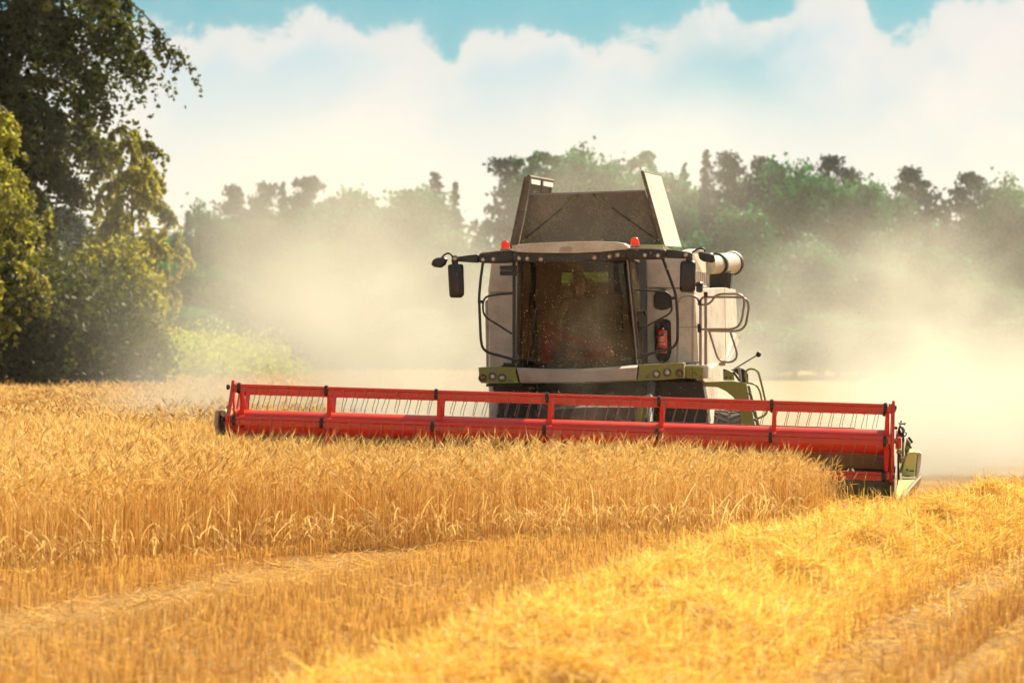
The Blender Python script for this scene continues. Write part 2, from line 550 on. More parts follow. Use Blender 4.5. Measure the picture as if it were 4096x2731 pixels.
# grain tank: open topped box with a folded dark hood
zt = P(2300, 980, 4.3).z
tank = MB()
x0, x1 = P(2062, 980, 4.25).x, P(2640, 980, 4.25).x
for (a, b_, c, d_) in ((x0, x1, 4.22, 4.27), (x0, x1, 7.0, 7.05)):
    if c < 5:      # front wall with two window openings towards the cab
        za, zb = P(2300, 1142, 4.2).z, P(2300, 1092, 4.2).z
        xs = [x0, P(2249, 1100, 4.2).x, P(2289, 1100, 4.2).x, P(2335, 1100, 4.2).x, P(2431, 1100, 4.2).x, x1]
        tank.box(x0, x1, c, d_, 2.2, za)
        tank.box(x0, x1, c, d_, zb, zt)
        for i in (0, 2, 4):
            tank.box(xs[i], xs[i + 1], c, d_, za, zb)
    else:
        tank.box(a, b_, c, d_, 2.2, zt)
tank.box(x0 - 0.05, x0, 4.22, 7.05, 2.2, zt)
tank.box(x1, x1 + 0.05, 4.22, 7.05, 2.2, zt)
grain_tank = tank.build('grain_tank', 'pale_green_paint', combine)
hg = MB()
hg.loft([[(x0, 4.3, 2.55), (x1, 4.3, 2.55), (x1, 4.3, 2.62), (x0, 4.3, 2.62)], [(x0, 5.6, 2.55), (x1, 5.6, 2.55), (x1, 5.6, 2.95), (x0, 5.6, 2.95)], [(x0, 6.98, 2.55), (x1, 6.98, 2.55), (x1, 6.98, 2.75), (x0, 6.98, 2.75)]])
hg.build('grain', 'hopper_grain', combine)

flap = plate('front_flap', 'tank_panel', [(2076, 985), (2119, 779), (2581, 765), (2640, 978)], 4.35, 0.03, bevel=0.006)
seam = MB()
for a, b_ in (((2078, 972), (2318, 778)), ((2636, 966), (2372, 776))):
    seam.tube([P(*a, 4.343), P(*b_, 4.343)], 0.009, 6)
seam.split('fold_seam', 'black_plastic', flap)
hinge = MB()
for (u0, u1) in ((0.03, 0.09), (0.72, 0.95)):
    a, b_ = P(2078, 972, 4.335), P(2318, 778, 4.335)
    hinge.tube([a.lerp(b_, u0), a.lerp(b_, u1)], 0.018, 6)
    a, b_ = P(2636, 966, 4.335), P(2372, 776, 4.335)
    hinge.tube([a.lerp(b_, u0), a.lerp(b_, u1)], 0.014, 6)
hinge.split('hinge', 'olive_metal', flap)
lip = MB()
lip.tube(PP([(2119, 778), (2300, 774), (2581, 764)], 4.36), 0.016, 6)
lip.build('flap_edge', 'steel', flap)
# right-hand side flap (image right): dark front edge and sunlit outer face
A0, A1, A2, A3 = P(2577, 690, 4.3), P(2645, 706, 6.5), P(2727, 988, 6.5), P(2660, 984, 4.3)
inn = Vector((-0.052, 0, 0.004))
rf = MB()
rf.loft([[A0, A1, A2, A3], [A0 + inn, A1 + inn, A2 + inn, A3 + inn]])
rf = rf.build('side_flap', 'white_paint', combine, bevel=0.006)
ed = MB()
B0, B3 = P(2563, 689, 4.27), P(2643, 982, 4.27)
ed.prism([B0, P(2577, 690, 4.27), P(2660, 984, 4.27), B3], (0, 0.028, 0))
ed.tube([A0 + Vector((-0.03, 0, 0.012)), A1 + Vector((-0.03, 0, 0.012))], 0.018, 6)
ed.build('flap_edge', 'tank_panel', rf)
# left-hand side flap (image left): seen from inside
C0, C1, C2, C3 = P(2110, 707, 4.3), P(2204, 724, 6.5), P(2150, 990, 6.5), P(2050, 994, 4.3)
outw = Vector((-0.05, 0, 0.004))
lf = MB()
lf.loft([[C0, C1, C2, C3], [C0 + outw, C1 + outw, C2 + outw, C3 + outw]])
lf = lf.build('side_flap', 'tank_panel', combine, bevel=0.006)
ed = MB()
ed.prism([P(2108, 706, 4.25), P(2124, 709, 4.25), P(2070, 992, 4.25), P(2043, 995, 4.25)], (0, 0.05, 0))
ed.tube([C0 + Vector((0.02, 0, 0)), C1 + Vector((0.02, 0, 0))], 0.028, 6)
ed.tube([C1 + Vector((0.02, 0, 0)), C2 + Vector((0.02, 0, 0))], 0.02, 6)
ed.build('flap_frame', 'tank_panel', lf)
ed = MB()
for u0, u1 in ((0.05, 0.42), (0.55, 0.97)):
    a, b_ = C0.lerp(C1, u0), C0.lerp(C1, u1)
    ed.prism([a + Vector((0.03, 0, -0.03)), b_ + Vector((0.03, 0, -0.03)), b_ + Vector((0.03, 0, -0.10)), a + Vector((0.03, 0, -0.10))], (0.012, 0, 0))
ed.split('flap_hinge', 'label_white', lf)
st_ = MB()
a = C0.lerp(C1, 0.5)
st_.tube([a + Vector((0.04, 0, -0.03)), a + Vector((0.02, 0, -0.6))], 0.009, 6)
st_.build('flap_strut', 'steel', lf)
rear_flap = MB()
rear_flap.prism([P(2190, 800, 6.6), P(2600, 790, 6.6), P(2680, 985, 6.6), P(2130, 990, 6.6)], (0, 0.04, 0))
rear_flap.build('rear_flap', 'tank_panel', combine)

# unloading auger, folded against the far side; its elbow end looks at the camera
ua = MB()
pa, pb = P(2836, 1060, 6.5), P(2876, 1057, 6.75)
ax = (P(2925, 1056, 7.3) - P(2866, 1060, 6.7)).normalized()
rad = 44 / (F / 45.5)
ua.lathe(P(2868, 1058, 6.7), ax, [(0.0, rad * 0.90), (0.0, rad), (0.66, rad * 0.97), (0.66, rad * 0.8)], 28)
ua.lathe(P(2868, 1058, 6.7) - ax * 0.42, ax, [(0.0, rad * 0.82), (0.44, rad * 0.86)], 28)
auger = ua.build('unloading_tube', 'white_paint', combine, True)
rg = MB()
rg.lathe(P(2868, 1058, 6.7) - ax * 0.03, ax, [(0.0, rad * 0.9), (0.0, rad * 1.05), (0.06, rad * 1.05), (0.06, rad * 0.9)], 28)
rg.lathe(P(2868, 1058, 6.7) + ax * 0.62, ax, [(0.0, rad * 0.9), (0.0, rad * 1.06), (0.07, rad * 1.06), (0.07, rad * 0.7)], 28)
rg.split('clamp_ring', 'dark_metal', auger, True)
bx = MB()
bx.loft([PP([(2838, 1095), (2928, 1090), (2920, 1155), (2838, 1155)], 6.75), PP([(2845, 1080), (2934, 1080), (2928, 1155), (2845, 1155)], 7.8)])
bx.build('auger_housing', 'dark_metal', combine, bevel=0.02)
tube_rear = MB()
tube_rear.cyl(P(2880, 1080, 7.4), P(2880, 1080, 7.4) + Vector((0.05, 4.5, 0.25)), 0.19, n=20)
tube_rear.build('unloading_spout', 'white_paint', combine, True)

# ------------------------------------------------------------------ cab
def superring(poly, c, k, y):
    return [Vector((c.x + (p.x - c.x) * k, y, c.z + (p.z - c.z) * k)) for p in poly]


roof_px = [(2050, 996), (2056, 984), (2075, 977), (2120, 974), (2200, 970), (2300, 966), (2400, 965), (2470, 968), (2504, 974), (2517, 984), (2519, 992), (2505, 998), (2470, 1001), (2400, 1008), (2300, 1012), (2200, 1012), (2120, 1011), (2068, 1008), (2054, 1003)]
rp = PP(roof_px, 2.0)
rc = P(2285, 990, 2.0)
rb = MB()
rb.loft([superring(rp, rc, 0.965, 1.97), superring(rp, rc, 0.99, 1.99), superring(rp, rc, 1.0, 2.06), superring(rp, rc, 1.0, 2.6), superring(rp, rc, 1.0, 3.8), superring(rp, rc, 0.96, 4.0)])
roof = rb.build('cab_roof', 'white_paint', combine, True)
plate('roof_sensor', 'silver_paint', [(2236, 1007), (2241, 989), (2250, 987), (2284, 987), (2291, 992), (2288, 1006)], 1.955, 0.06, roof, 0.01)
hatch = MB()
hatch.loft([[P(2160, 986, 1.975), P(2182, 979, 2.02), P(2400, 971, 2.02), P(2386, 981, 1.975)], [p + Vector((0, 0, 0.012)) for p in (P(2160, 986, 1.975), P(2182, 979, 2.02), P(2400, 971, 2.02), P(2386, 981, 1.975))]])
hatch.build('roof_hatch', 'white_paint', roof, bevel=0.004)

# dark visor under the roof with its work lights
vis = MB()
vis_px = [(2052, 1008), (2120, 1011), (2300, 1013), (2440, 1006), (2504, 999), (2506, 1030), (2440, 1042), (2300, 1050), (2120, 1050), (2052, 1046)]
vis.loft([PP(vis_px, 2.06), PP(vis_px, 2.30)])
visor = vis.build('visor', 'black_plastic', combine, bevel=0.012)
lw = plate('roof_wing', 'black_plastic', [(1914, 1020), (1922, 1012), (1990, 1004), (2050, 1001), (2054, 1012), (2054, 1047), (1990, 1050), (1916, 1050)], 2.10, 0.45, combine, 0.015)
lwt = plate('wing_cover', 'silver_paint', [(1916, 1016), (1923, 1010), (1990, 1002), (2048, 999), (2050, 1001), (1990, 1006.5), (1922, 1015)], 2.09, 0.46, lw, 0.004)
rw = plate('roof_wing', 'black_plastic', [(2503, 997), (2520, 989), (2640, 993), (2660, 998), (2663, 1010), (2661, 1028), (2640, 1034), (2560, 1036), (2504, 1033)], 2.10, 0.45, combine, 0.015)
plate('wing_cover', 'silver_paint', [(2500, 993), (2520, 988), (2640, 991.5), (2655, 995), (2662, 1003), (2640, 999), (2560, 995), (2515, 995)], 2.09, 0.46, rw, 0.004)


def work_light(px, py, y, r_px, parent, signal=False, squash=1.0, name='work_light'):
    p = P(px, py, y)
    r = r_px / (F / (HY + y))
    b = MB()
    b.lathe(p, (0, 1, 0), [(-0.004, r * 0.25), (0.0, r * 0.72), (0.006, r * 0.95), (0.03, r)], 20)
    n_lens = len(b.f)
    b.lathe(p, (0, 1, 0), [(0.012, r * 0.98), (-0.008, r * 1.02), (-0.008, r * 1.20), (0.03, r * 1.24)], 20)
    o = b.build(name, 'signal_glass' if signal else 'lamp_glass', parent, True)
    o.data.materials.append(MAT['black_plastic'])
    o.data.polygons.foreach_set('material_index', [0] * n_lens + [1] * (len(b.f) - n_lens))
    return o


for px, py in ((2076, 1033), (2108, 1035), (2163, 1037), (2378, 1030), (2437, 1026), (2470, 1020)):
    work_light(px, py, 2.05, 10, visor)
for px, py in ((1931, 1039), (1973, 1036)):
    work_light(px, py, 2.09, 9.5, lw)
for px, py in ((2579, 1021), (2632, 1021)):
    work_light(px, py, 2.09, 10, rw)


def beacon(x0, x1, y0, y1, y):
    c, top = P((x0 + x1) / 2, y1, y), P((x0 + x1) / 2, y0, y)
    h = top.z - c.z
    r = (P(x1, y1, y).x - P(x0, y1, y).x) / 2
    b = MB()
    b.lathe(c + Vector((0, 0, 0.025)), (0, 0, 1), [(0, r * 0.98)] + [(h * 0.5 * i / 4, r * (0.98 - 0.02 * i)) for i in range(1, 5)] + [(h * 0.5 + h * 0.42 * math.sin(a), r * 0.9 * math.cos(a)) for a in [R(x) for x in (20, 40, 60, 78, 89)]], 24)
    o = b.build('beacon', 'beacon_orange', combine, True)
    g = MB()
    g.lathe(c + Vector((0, 0, -0.01)), (0, 0, 1), [(-0.03, r * 0.7), (0, r * 1.05), (0.03, r * 1.05)], 24)
    g.build('beacon_base', 'black_plastic', o, True)


beacon(2002, 2041, 967, 1002, 2.3)
beacon(2521, 2558, 953, 990, 2.3)

# mirror arms and mirrors
arm = plate('mirror_arm', 'black_plastic', [(1826, 1028), (1835, 1026), (1905, 1017), (1914, 1020), (1914, 1050), (1905, 1051), (1832, 1046), (1824, 1042)], 2.15, 0.12, combine, 0.012)
work_light(1820, 1034, 2.10, 10.5, arm)
arm2 = plate('mirror_arm', 'black_plastic', [(2664, 997), (2700, 1000), (2762, 1010), (2770, 1014), (2768, 1030), (2740, 1034), (2664, 1032)], 2.15, 0.12, combine, 0.012)
work_light(2743, 1019, 2.10, 10.5, arm2)


def rounded_poly(pts, k=0.3):
    out = []
    n = len(pts)
    for i in range(n):
        a, b_, c = Vector(pts[i - 1]), Vector(pts[i]), Vector(pts[(i + 1) % n])
        p, q = b_.lerp(a, k), b_.lerp(c, k)
        for u in (0, 0.33, 0.67, 1):
            out.append(p * (1 - u) ** 2 + b_ * 2 * u * (1 - u) + q * u * u)
    return [(p.x, p.y) for p in out]


def mirror(px, y, parent, name='mirror'):
    poly = PP(rounded_poly(px, 0.22), y)
    c = sum(poly, Vector()) / len(poly)
    b = MB()
    b.loft([superring(poly, c, 0.72, y - 0.05), superring(poly, c, 0.93, y - 0.03), superring(poly, c, 1.0, y + 0.01), superring(poly, c, 0.97, y + 0.07)])
    return b.build(name, 'black_plastic', parent, True)


mirror([(1790, 1062), (1800, 1056), (1848, 1056), (1853, 1062), (1856, 1180), (1845, 1191), (1804, 1191), (1797, 1184)], 2.15, arm)
mirror([(1745, 1030), (1778, 1029), (1791, 1036), (1782, 1058), (1764, 1072), (1735, 1068), (1724, 1058), (1730, 1040)], 2.12, arm)
mirror([(2727, 1043), (2772, 1041), (2784, 1050), (2782, 1160), (2770, 1172), (2728, 1170), (2718, 1158), (2720, 1055)], 2.15, arm2)
mirror([(2785, 1128), (2800, 1124), (2813, 1130), (2811, 1165), (2804, 1171), (2784, 1168)], 2.2, arm2)
mirror([(2791, 1012), (2800, 1007), (2848, 1011), (2858, 1020), (2862, 1046), (2850, 1052), (2815, 1047), (2798, 1036)], 2.12, arm2)
for path, pr in (([(1812, 1034), (1806, 1018), (1793, 1012), (1778, 1018), (1766, 1032)], arm), ([(2768, 1012), (2790, 996), (2806, 993), (2817, 997), (2822, 1012)], arm2)):
    b = MB()
    b.tube(round_path(PP(path, 2.13), 0.04), 0.013, 8)
    b.split('mirror_bracket', 'black_plastic', pr, True)
b = MB()
b.tube(PP([(1818, 1036), (1822, 1066)], 2.18), 0.045, 10)
b.split('mirror_bracket', 'black_plastic', arm, True)
b = MB()
b.tube(PP([(2756, 1018), (2758, 1050)], 2.18), 0.045, 10)
b.tube(PP([(2782, 1140), (2790, 1140)], 2.2), 0.02, 8)
b.split('mirror_bracket', 'black_plastic', arm2, True)

# windscreen: bulges towards the camera and leans out at the top
NU, NV = 24, 10
wv, wf = [], []


def ws(u, v, off=0.0):
    a = Vector((2086 + (2502 - 2086) * u, 1040 - 4 * u + 0, 0))
    bot = Vector((2080 + (2543 - 2080) * u, 1470 - 14 * u + 8 * math.sin(math.pi * u), 0))
    q = a.lerp(bot, v)
    bul = (2 * u - 1) ** 2
    return P(q.x, q.y, 2.28 + 0.34 * bul + 0.16 * max(v, 0.0) ** 1.5 + off)


for j in range(NV + 1):
    for i in range(NU + 1):
        wv.append(ws(i / NU, j / NV))
for j in range(NV):
    for i in range(NU):
        k = j * (NU + 1) + i
        wf.append((k, k + 1, k + NU + 2, k + NU + 1))
b = MB()
b.add(wv, wf)
glass_o = b.build('windscreen', 'windscreen_glass', combine, True)
for poly in glass_o.data.polygons:
    poly.use_smooth = True

b = MB()
b.tube([ws(0.0, v / 8, 0.02) + Vector((-0.02, 0, 0)) for v in range(-1, 9)], 0.042, 8)
b.build('windscreen_pillar', 'black_plastic', combine, True)
b = MB()
b.tube([ws(1.0, v / 8, 0.02) + Vector((0.03, 0, 0)) for v in range(-1, 9)], 0.040, 8)
pil = b.build('windscreen_pillar', 'black_plastic', combine, True)
b = MB()
b.tube([ws(1.0, v / 8, -0.03) + Vector((0.022, 0, 0)) for v in range(0, 9)], 0.010, 6)
b.build('trim_strip', 'steel', pil, True)
b = MB()
b.tube([ws(u / 12, 1.0, 0.03) + Vector((0, 0, -0.02)) for u in range(13)], 0.03, 6)
b.build('windscreen_seal', 'black_plastic', combine, True)
# wiper
b = MB()
b.tube([ws(0.06, 0.97, -0.03), ws(0.10, 0.75, -0.03), ws(0.14, 0.45, -0.03)], 0.008, 6)
b.build('wiper', 'black_plastic', combine, True)

# cab shell: floor, ceiling, back wall with two rear windows, side panes and pillars
zf = P(2300, 1475, 2.6).z
zc = P(2300, 1042, 2.6).z
cx0, cx1 = P(2076, 1250, 2.75).x, P(2556, 1250, 2.75).x
b = MB()
b.box(cx0 + 0.05, cx1 - 0.02, 2.62, 3.95, zf - 0.08, zf)
b.build('cab_floor', 'interior', combine)
b = MB()
b.box(cx0 + 0.02, cx1 - 0.05, 2.35, 3.95, zc + 0.0, zc + 0.06)
b.build('cab_ceiling', 'interior', combine)
yb = 3.95
za, zb = P(2300, 1146, yb).z, P(2300, 1088, yb).z
xs = [cx0, P(2247, 1100, yb).x, P(2290, 1100, yb).x, P(2332, 1100, yb).x, P(2433, 1100, yb).x, cx1 + 0.04]
b = MB()
b.box(cx0, cx1 + 0.04, yb, yb + 0.05, zf, za)
b.box(cx0, cx1 + 0.04, yb, yb + 0.05, zb, zc)
for i in (0, 2, 4):
    b.box(xs[i], xs[i + 1], yb, yb + 0.05, za, zb)
bw = b.build('cab_back_wall', 'interior', combine)
for i in (1, 3):
    g = MB()
    g.box(xs[i], xs[i + 1], yb + 0.02, yb + 0.026, za, zb)
    g.build('rear_window', 'rear_glass', bw)
b = MB()
b.loft([[P(2545, 1034, 3.6), P(2585, 1036, 3.75), P(2590, 1458, 3.75), P(2572, 1458, 3.6)], [p + Vector((0, 0.12, 0)) for p in (P(2545, 1034, 3.6), P(2585, 1036, 3.75), P(2590, 1458, 3.75), P(2572, 1458, 3.6))]])
b.build('door_pillar', 'black_plastic', combine, bevel=0.01)
b = MB()
b.loft([[P(2508, 1045, 2.66), P(2554, 1045, 3.58), P(2576, 1456, 3.58), P(2556, 1456, 2.80)], [p + Vector((-0.008, 0, 0)) for p in (P(2508, 1045, 2.66), P(2554, 1045, 3.58), P(2576, 1456, 3.58), P(2556, 1456, 2.80))]])
b.build('door_glass', 'side_glass', combine)
b = MB()
b.tube(PP([(2553, 1244), (2578, 1248)], 3.35), 0.016, 8)
b.tube(PP([(2578, 1240), (2584, 1262)], 3.35), 0.020, 8)
b.build('door_handle', 'black_plastic', combine, True)
b = MB()
b.loft([[P(2082, 1045, 2.66), P(2113, 1045, 3.94), P(2111, 1466, 3.94), P(2078, 1466, 2.8)], [p + Vector((0.008, 0, 0)) for p in (P(2082, 1045, 2.66), P(2113, 1045, 3.94), P(2111, 1466, 3.94), P(2078, 1466, 2.8))]])
b.build('door_glass', 'dark_glass', combine)

# seat, steering column and console inside the cab
sx = P(2318, 1250, 3.2).x
b = MB()
b.box(sx - 0.27, sx + 0.27, 3.02, 3.52, zf + 0.28, zf + 0.42)
b.box(sx - 0.27, sx + 0.27, 3.50, 3.64, zf + 0.40, zf + 1.05)
b.box(sx - 0.15, sx + 0.15, 3.52, 3.64, zf + 1.07, zf + 1.27)
b.box(sx - 0.18, sx + 0.18, 3.10, 3.45, zf, zf + 0.28)
seat = b.build('driver_seat', 'seat_cloth', combine, bevel=0.04)
b = MB()
b.box(sx + 0.30, sx + 0.48, 2.85, 3.45, zf + 0.60, zf + 0.70)
b.build('arm_rest', 'interior', seat, bevel=0.02)
b = MB()
b.box(sx + 0.34, sx + 0.62, 2.80, 2.86, zf + 0.78, zf + 1.02)
b.tube([(sx + 0.48, 2.84, zf + 0.66), (sx + 0.48, 2.84, zf + 0.9)], 0.02, 8)
b.build('monitor', 'black_plastic', combine, bevel=0.01)
b = MB()
b.tube([(sx, 2.72, zf), (sx, 2.86, zf + 0.56)], [0.07, 0.045], 12)
col = b.build('steering_column', 'interior', combine, True)
wc, wn = Vector((sx, 2.88, zf + 0.62)), Vector((0, -0.35, 0.94)).normalized()
wu, wv_ = Vector((1, 0, 0)), wn.cross(Vector((1, 0, 0)))
b = MB()
b.tube([wc + (wu * math.cos(2 * math.pi * k / 28) + wv_ * math.sin(2 * math.pi * k / 28)) * 0.20 for k in range(29)], 0.014, 8, cap=False)
for k in range(3):
    a_ = R(90 + 120 * k)
    b.tube([wc, wc + (wu * math.cos(a_) + wv_ * math.sin(a_)) * 0.2], 0.012, 6)
b.build('steering_wheel', 'black_plastic', col, True)

# hand rails round the cab
def rail(name, pts, y, r, mat, parent=combine, rr=0.07):
    b = MB()
    b.tube(round_path(PP(pts, y), rr), r, 10)
    return b.build(name, mat, parent, True)


rail('guard_rail', [(1932, 1048), (1922, 1120), (1916, 1191), (1923, 1358), (1930, 1392), (1950, 1409), (2053, 1437)], 2.35, 0.019, 'black_plastic')
rail('guard_rail', [(2049, 1174), (1990, 1178), (1945, 1186), (1932, 1205), (1932, 1245), (1942, 1268), (2048, 1335)], 2.42, 0.014, 'black_plastic')
rail('guard_rail', [(2056, 1048), (2056, 1442)], 2.42, 0.023, 'black_plastic')
rail('guard_rail', [(2651, 1034), (2676, 1100), (2704, 1180), (2711, 1281), (2710, 1365), (2697, 1386), (2672, 1397), (2562, 1424)], 2.35, 0.020, 'black_plastic')
rail('guard_rail', [(2539, 1160), (2610, 1163), (2664, 1166), (2684, 1186), (2688, 1240), (2674, 1258), (2556, 1321)], 2.42, 0.014, 'black_plastic')
b = MB()
b.tube(PP([(1911, 1206), (1935, 1207)], 2.38), 0.022, 8)
b.tube(PP([(2686, 1192), (2706, 1192)], 2.38), 0.022, 8)
b.tube(PP([(2047, 1447), (2075, 1442), (2078, 1420)], 2.5), 0.025, 8)
b.tube(PP([(2548, 1432), (2572, 1428), (2564, 1412)], 2.5), 0.022, 8)
b.split('rail_clamp', 'black_plastic', combine, True)
b = MB()
b.prism(PP([(1998, 1063), (2068, 1062), (2068, 1081), (1998, 1081)], 2.36), (0, 0.05, 0))
b.prism(PP([(1998, 1083), (2069, 1083), (2069, 1102), (1999, 1102)], 2.36), (0, 0.05, 0))
b.split('warning_panel', 'black_plastic', combine, bevel=0.008)

# ------------------------------------------------------------------ bumper with lights
def curved_band(px_top, px_bot, y_of, depth, n=16):
    rings = []
    for i in range(n + 1):
        u = i / n
        tx = px_top[0][0] + (px_top[1][0] - px_top[0][0]) * u
        ty = px_top[0][1] + (px_top[1][1] - px_top[0][1]) * u + px_top[2] * math.sin(math.pi * u)
        bx_ = px_bot[0][0] + (px_bot[1][0] - px_bot[0][0]) * u
        by = px_bot[0][1] + (px_bot[1][1] - px_bot[0][1]) * u + px_bot[2] * math.sin(math.pi * u)
        y = y_of(u)
        p, q = P(tx, ty, y + 0.04), P(bx_, by, y + 0.03)
        m1, m2 = P(tx + (bx_ - tx) * 0.16, ty + (by - ty) * 0.16, y), P(tx + (bx_ - tx) * 0.9, ty + (by - ty) * 0.9, y)
        rings.append([p, m1, m2, q, q + Vector((0, depth, 0)), p + Vector((0, depth, 0))])
    return rings


b = MB()
b.loft(curved_band([(2066, 1470), (2551, 1459), 10], [(2082, 1532), (2545, 1522), 6], lambda u: 2.20 + 0.26 * (2 * u - 1) ** 2, 0.3))
bumper = b.build('bumper', 'silver_paint', combine, True)


def bumper_end(poly, lights, y, notch):
    pl = PP(poly, y)
    c = sum(pl, Vector()) / len(pl)
    b = MB()
    b.loft([superring(pl, c, 0.955, y - 0.03), superring(pl, c, 0.99, y - 0.01), superring(pl, c, 1.0, y + 0.03), superring(pl, c, 1.0, y + 0.40)])
    o = b.build('bumper_end', 'green_paint', combine, True)
    for k, (px, py) in enumerate(lights):
        p = P(px, py, y - 0.03)
        g = MB()
        r = 11.5 / (F / (HY + y))
        g.lathe(p, (0, 1, 0), [(0.01, r * 1.28), (-0.006, r * 1.30), (-0.010, r * 1.42), (0.01, r * 1.62)], 24)
        g.build('lamp_recess', 'olive_metal', o, True)
        work_light(px, py, y - 0.035, 11.5, o, signal=(k == 0), name='headlight')
    g = MB()
    g.prism(PP(notch, y - 0.045), (0, 0.03, 0))
    g.build('vent', 'olive_metal', o, bevel=0.006)
    return o


bumper_end([(1913, 1470), (1925, 1468), (2058, 1467), (2068, 1472), (2066, 1490), (2080, 1533), (2000, 1534), (1925, 1532), (1918, 1525)], [(1931, 1511), (1970, 1505), (2008, 1511)], 2.52, [(2034, 1514), (2050, 1524), (2056, 1528), (2036, 1524)])
bumper_end([(2553, 1458), (2640, 1454), (2730, 1449), (2738, 1451), (2739, 1512), (2650, 1519), (2546, 1523), (2552, 1490)], [(2718, 1492), (2669, 1489), (2625, 1496)], 2.52, [(2578, 1508), (2594, 1494), (2599, 1500), (2584, 1514)])
side_box = plate('side_box', 'green_paint', [(2740, 1465), (2809, 1466), (2810, 1513), (2740, 1514)], 2.66, 0.8, combine, 0.01)
b = MB()
for q in ((2785, 1497), (2744, 1510), (2803, 1508), (2777, 1490)):
    b.cyl(P(*q, 2.652), P(*q, 2.67), 0.012, n=8)
b.tube(PP([(2769, 1467), (2769, 1513)], 2.657), 0.004, 5)
b.split('bolt', 'dark_metal', side_box)
plate('platform_box', 'white_paint', [(2811, 1464), (2833, 1464), (2832, 1513), (2811, 1514)], 2.75, 1.2, combine, 0.01)
plate('platform_deck', 'silver_paint', [(2560, 1459), (2830, 1461), (2830, 1467), (2560, 1466)], 2.9, 1.25, combine, 0.004)
plate('lower_beam', 'dark_metal', [(1944, 1534), (2100, 1534), (2090, 1545), (1945, 1546)], 2.7, 0.25, combine, 0.006)

# feeder house and dark undercarriage
b = MB()
b.loft([PP([(2150, 1530), (2540, 1530), (2540, 1600), (2150, 1600)], 3.2), PP([(2150, 1650), (2530, 1650), (2530, 1790), (2150, 1790)], 1.05)])
b.build('feeder_house', 'dark_metal', combine, bevel=0.02)
plate('feeder_plate', 'dark_metal', [(2135, 1640), (2330, 1628), (2540, 1628), (2540, 1720), (2135, 1720)], 1.02, 0.05, combine, 0.01)
plate('bracket_plate', 'olive_metal', [(2482, 1676), (2522, 1682), (2530, 1706), (2478, 1706)], 0.98, 0.04, combine, 0.006)
b = MB()
b.box(-1.35, 1.35, 3.6, 4.6, 0.62, 1.0)
b.build('axle', 'dark_metal', combine)
plate('lift_post', 'green_paint', [(2548, 1590), (2575, 1585), (2566, 1720), (2535, 1720)], 1.6, 0.14, combine, 0.012)
plate('lift_post', 'olive_metal', [(2578, 1580), (2592, 1580), (2584, 1720), (2568, 1720)], 1.65, 0.12, combine, 0.008)
b = MB()
b.cyl(P(2606, 1535, 2.4), P(2594, 1720, 1.5), 0.055, n=14)
b.build('lift_cylinder', 'dark_metal', combine, True)
plate('under_panel', 'dark_metal', [(2100, 1532), (2740, 1520), (2740, 1640), (2100, 1650)], 3.3, 0.05, combine, 0.0)


def wheel(cx, cy, rad, width, name='wheel'):
    """drive wheel: tyre with chevron lugs, and a rim"""
    prof = []
    for k in range(15):
        a_ = -1 + 2 * k / 14
        prof.append((a_ * width / 2, rad * (1 - 0.10 * abs(a_) ** 5) - (0.06 if abs(a_) > 0.99 else 0)))
    prof = [(-width / 2, rad * 0.55)] + prof + [(width / 2, rad * 0.55)]
    b = MB()
    b.lathe((cx, cy, rad), (1, 0, 0), prof, 48)
    n = 24
    for k in range(n):
        for s in (-1, 1):
            a0, a1 = 2 * math.pi * (k + (0.5 if s > 0 else 0)) / n, 2 * math.pi * (k + (0.5 if s > 0 else 0) + 0.9) / n
            ring = []
            for (a_, xx) in ((a0, 0.0), (a1, s * width * 0.48)):
                ring.append([Vector((cx + xx, cy + math.sin(q) * rr, rad + math.cos(q) * rr)) for q, rr in ((a_ - 0.035, rad * 0.94), (a_ + 0.035, rad * 0.94), (a_ + 0.028, rad * 1.035), (a_ - 0.028, rad * 1.035))])
            b.loft(ring)
    o = b.build(name, 'rubber', combine, True)
    g = MB()
    g.lathe((cx, cy, rad), (1, 0, 0), [(-width * 0.42, rad * 0.1), (-width * 0.30, rad * 0.3), (-width * 0.44, rad * 0.56), (width * 0.44, rad * 0.56), (width * 0.30, rad * 0.3), (width * 0.42, rad * 0.1)], 32)
    g.build('rim', 'white_paint', o, True)
    return o


wheel(-0.86, 4.0, 0.93, 0.66)
wheel(1.20, 4.0, 0.93, 0.76)
wr = wheel(P(2915, 1700, 8.4).x, 8.4, 0.56, 0.46)
wheel(-1.5, 8.4, 0.56, 0.46)
# dark mudguards over the drive wheels
plate('mudguard', 'dark_metal', [(1968, 1546), (2140, 1540), (2150, 1700), (2013, 1700)], 2.95, 0.9, combine, 0.02)
plate('mudguard', 'dark_metal', [(2640, 1522), (2808, 1525), (2826, 1620), (2834, 1692), (2824, 1704), (2650, 1700)], 2.95, 0.9, combine, 0.02)

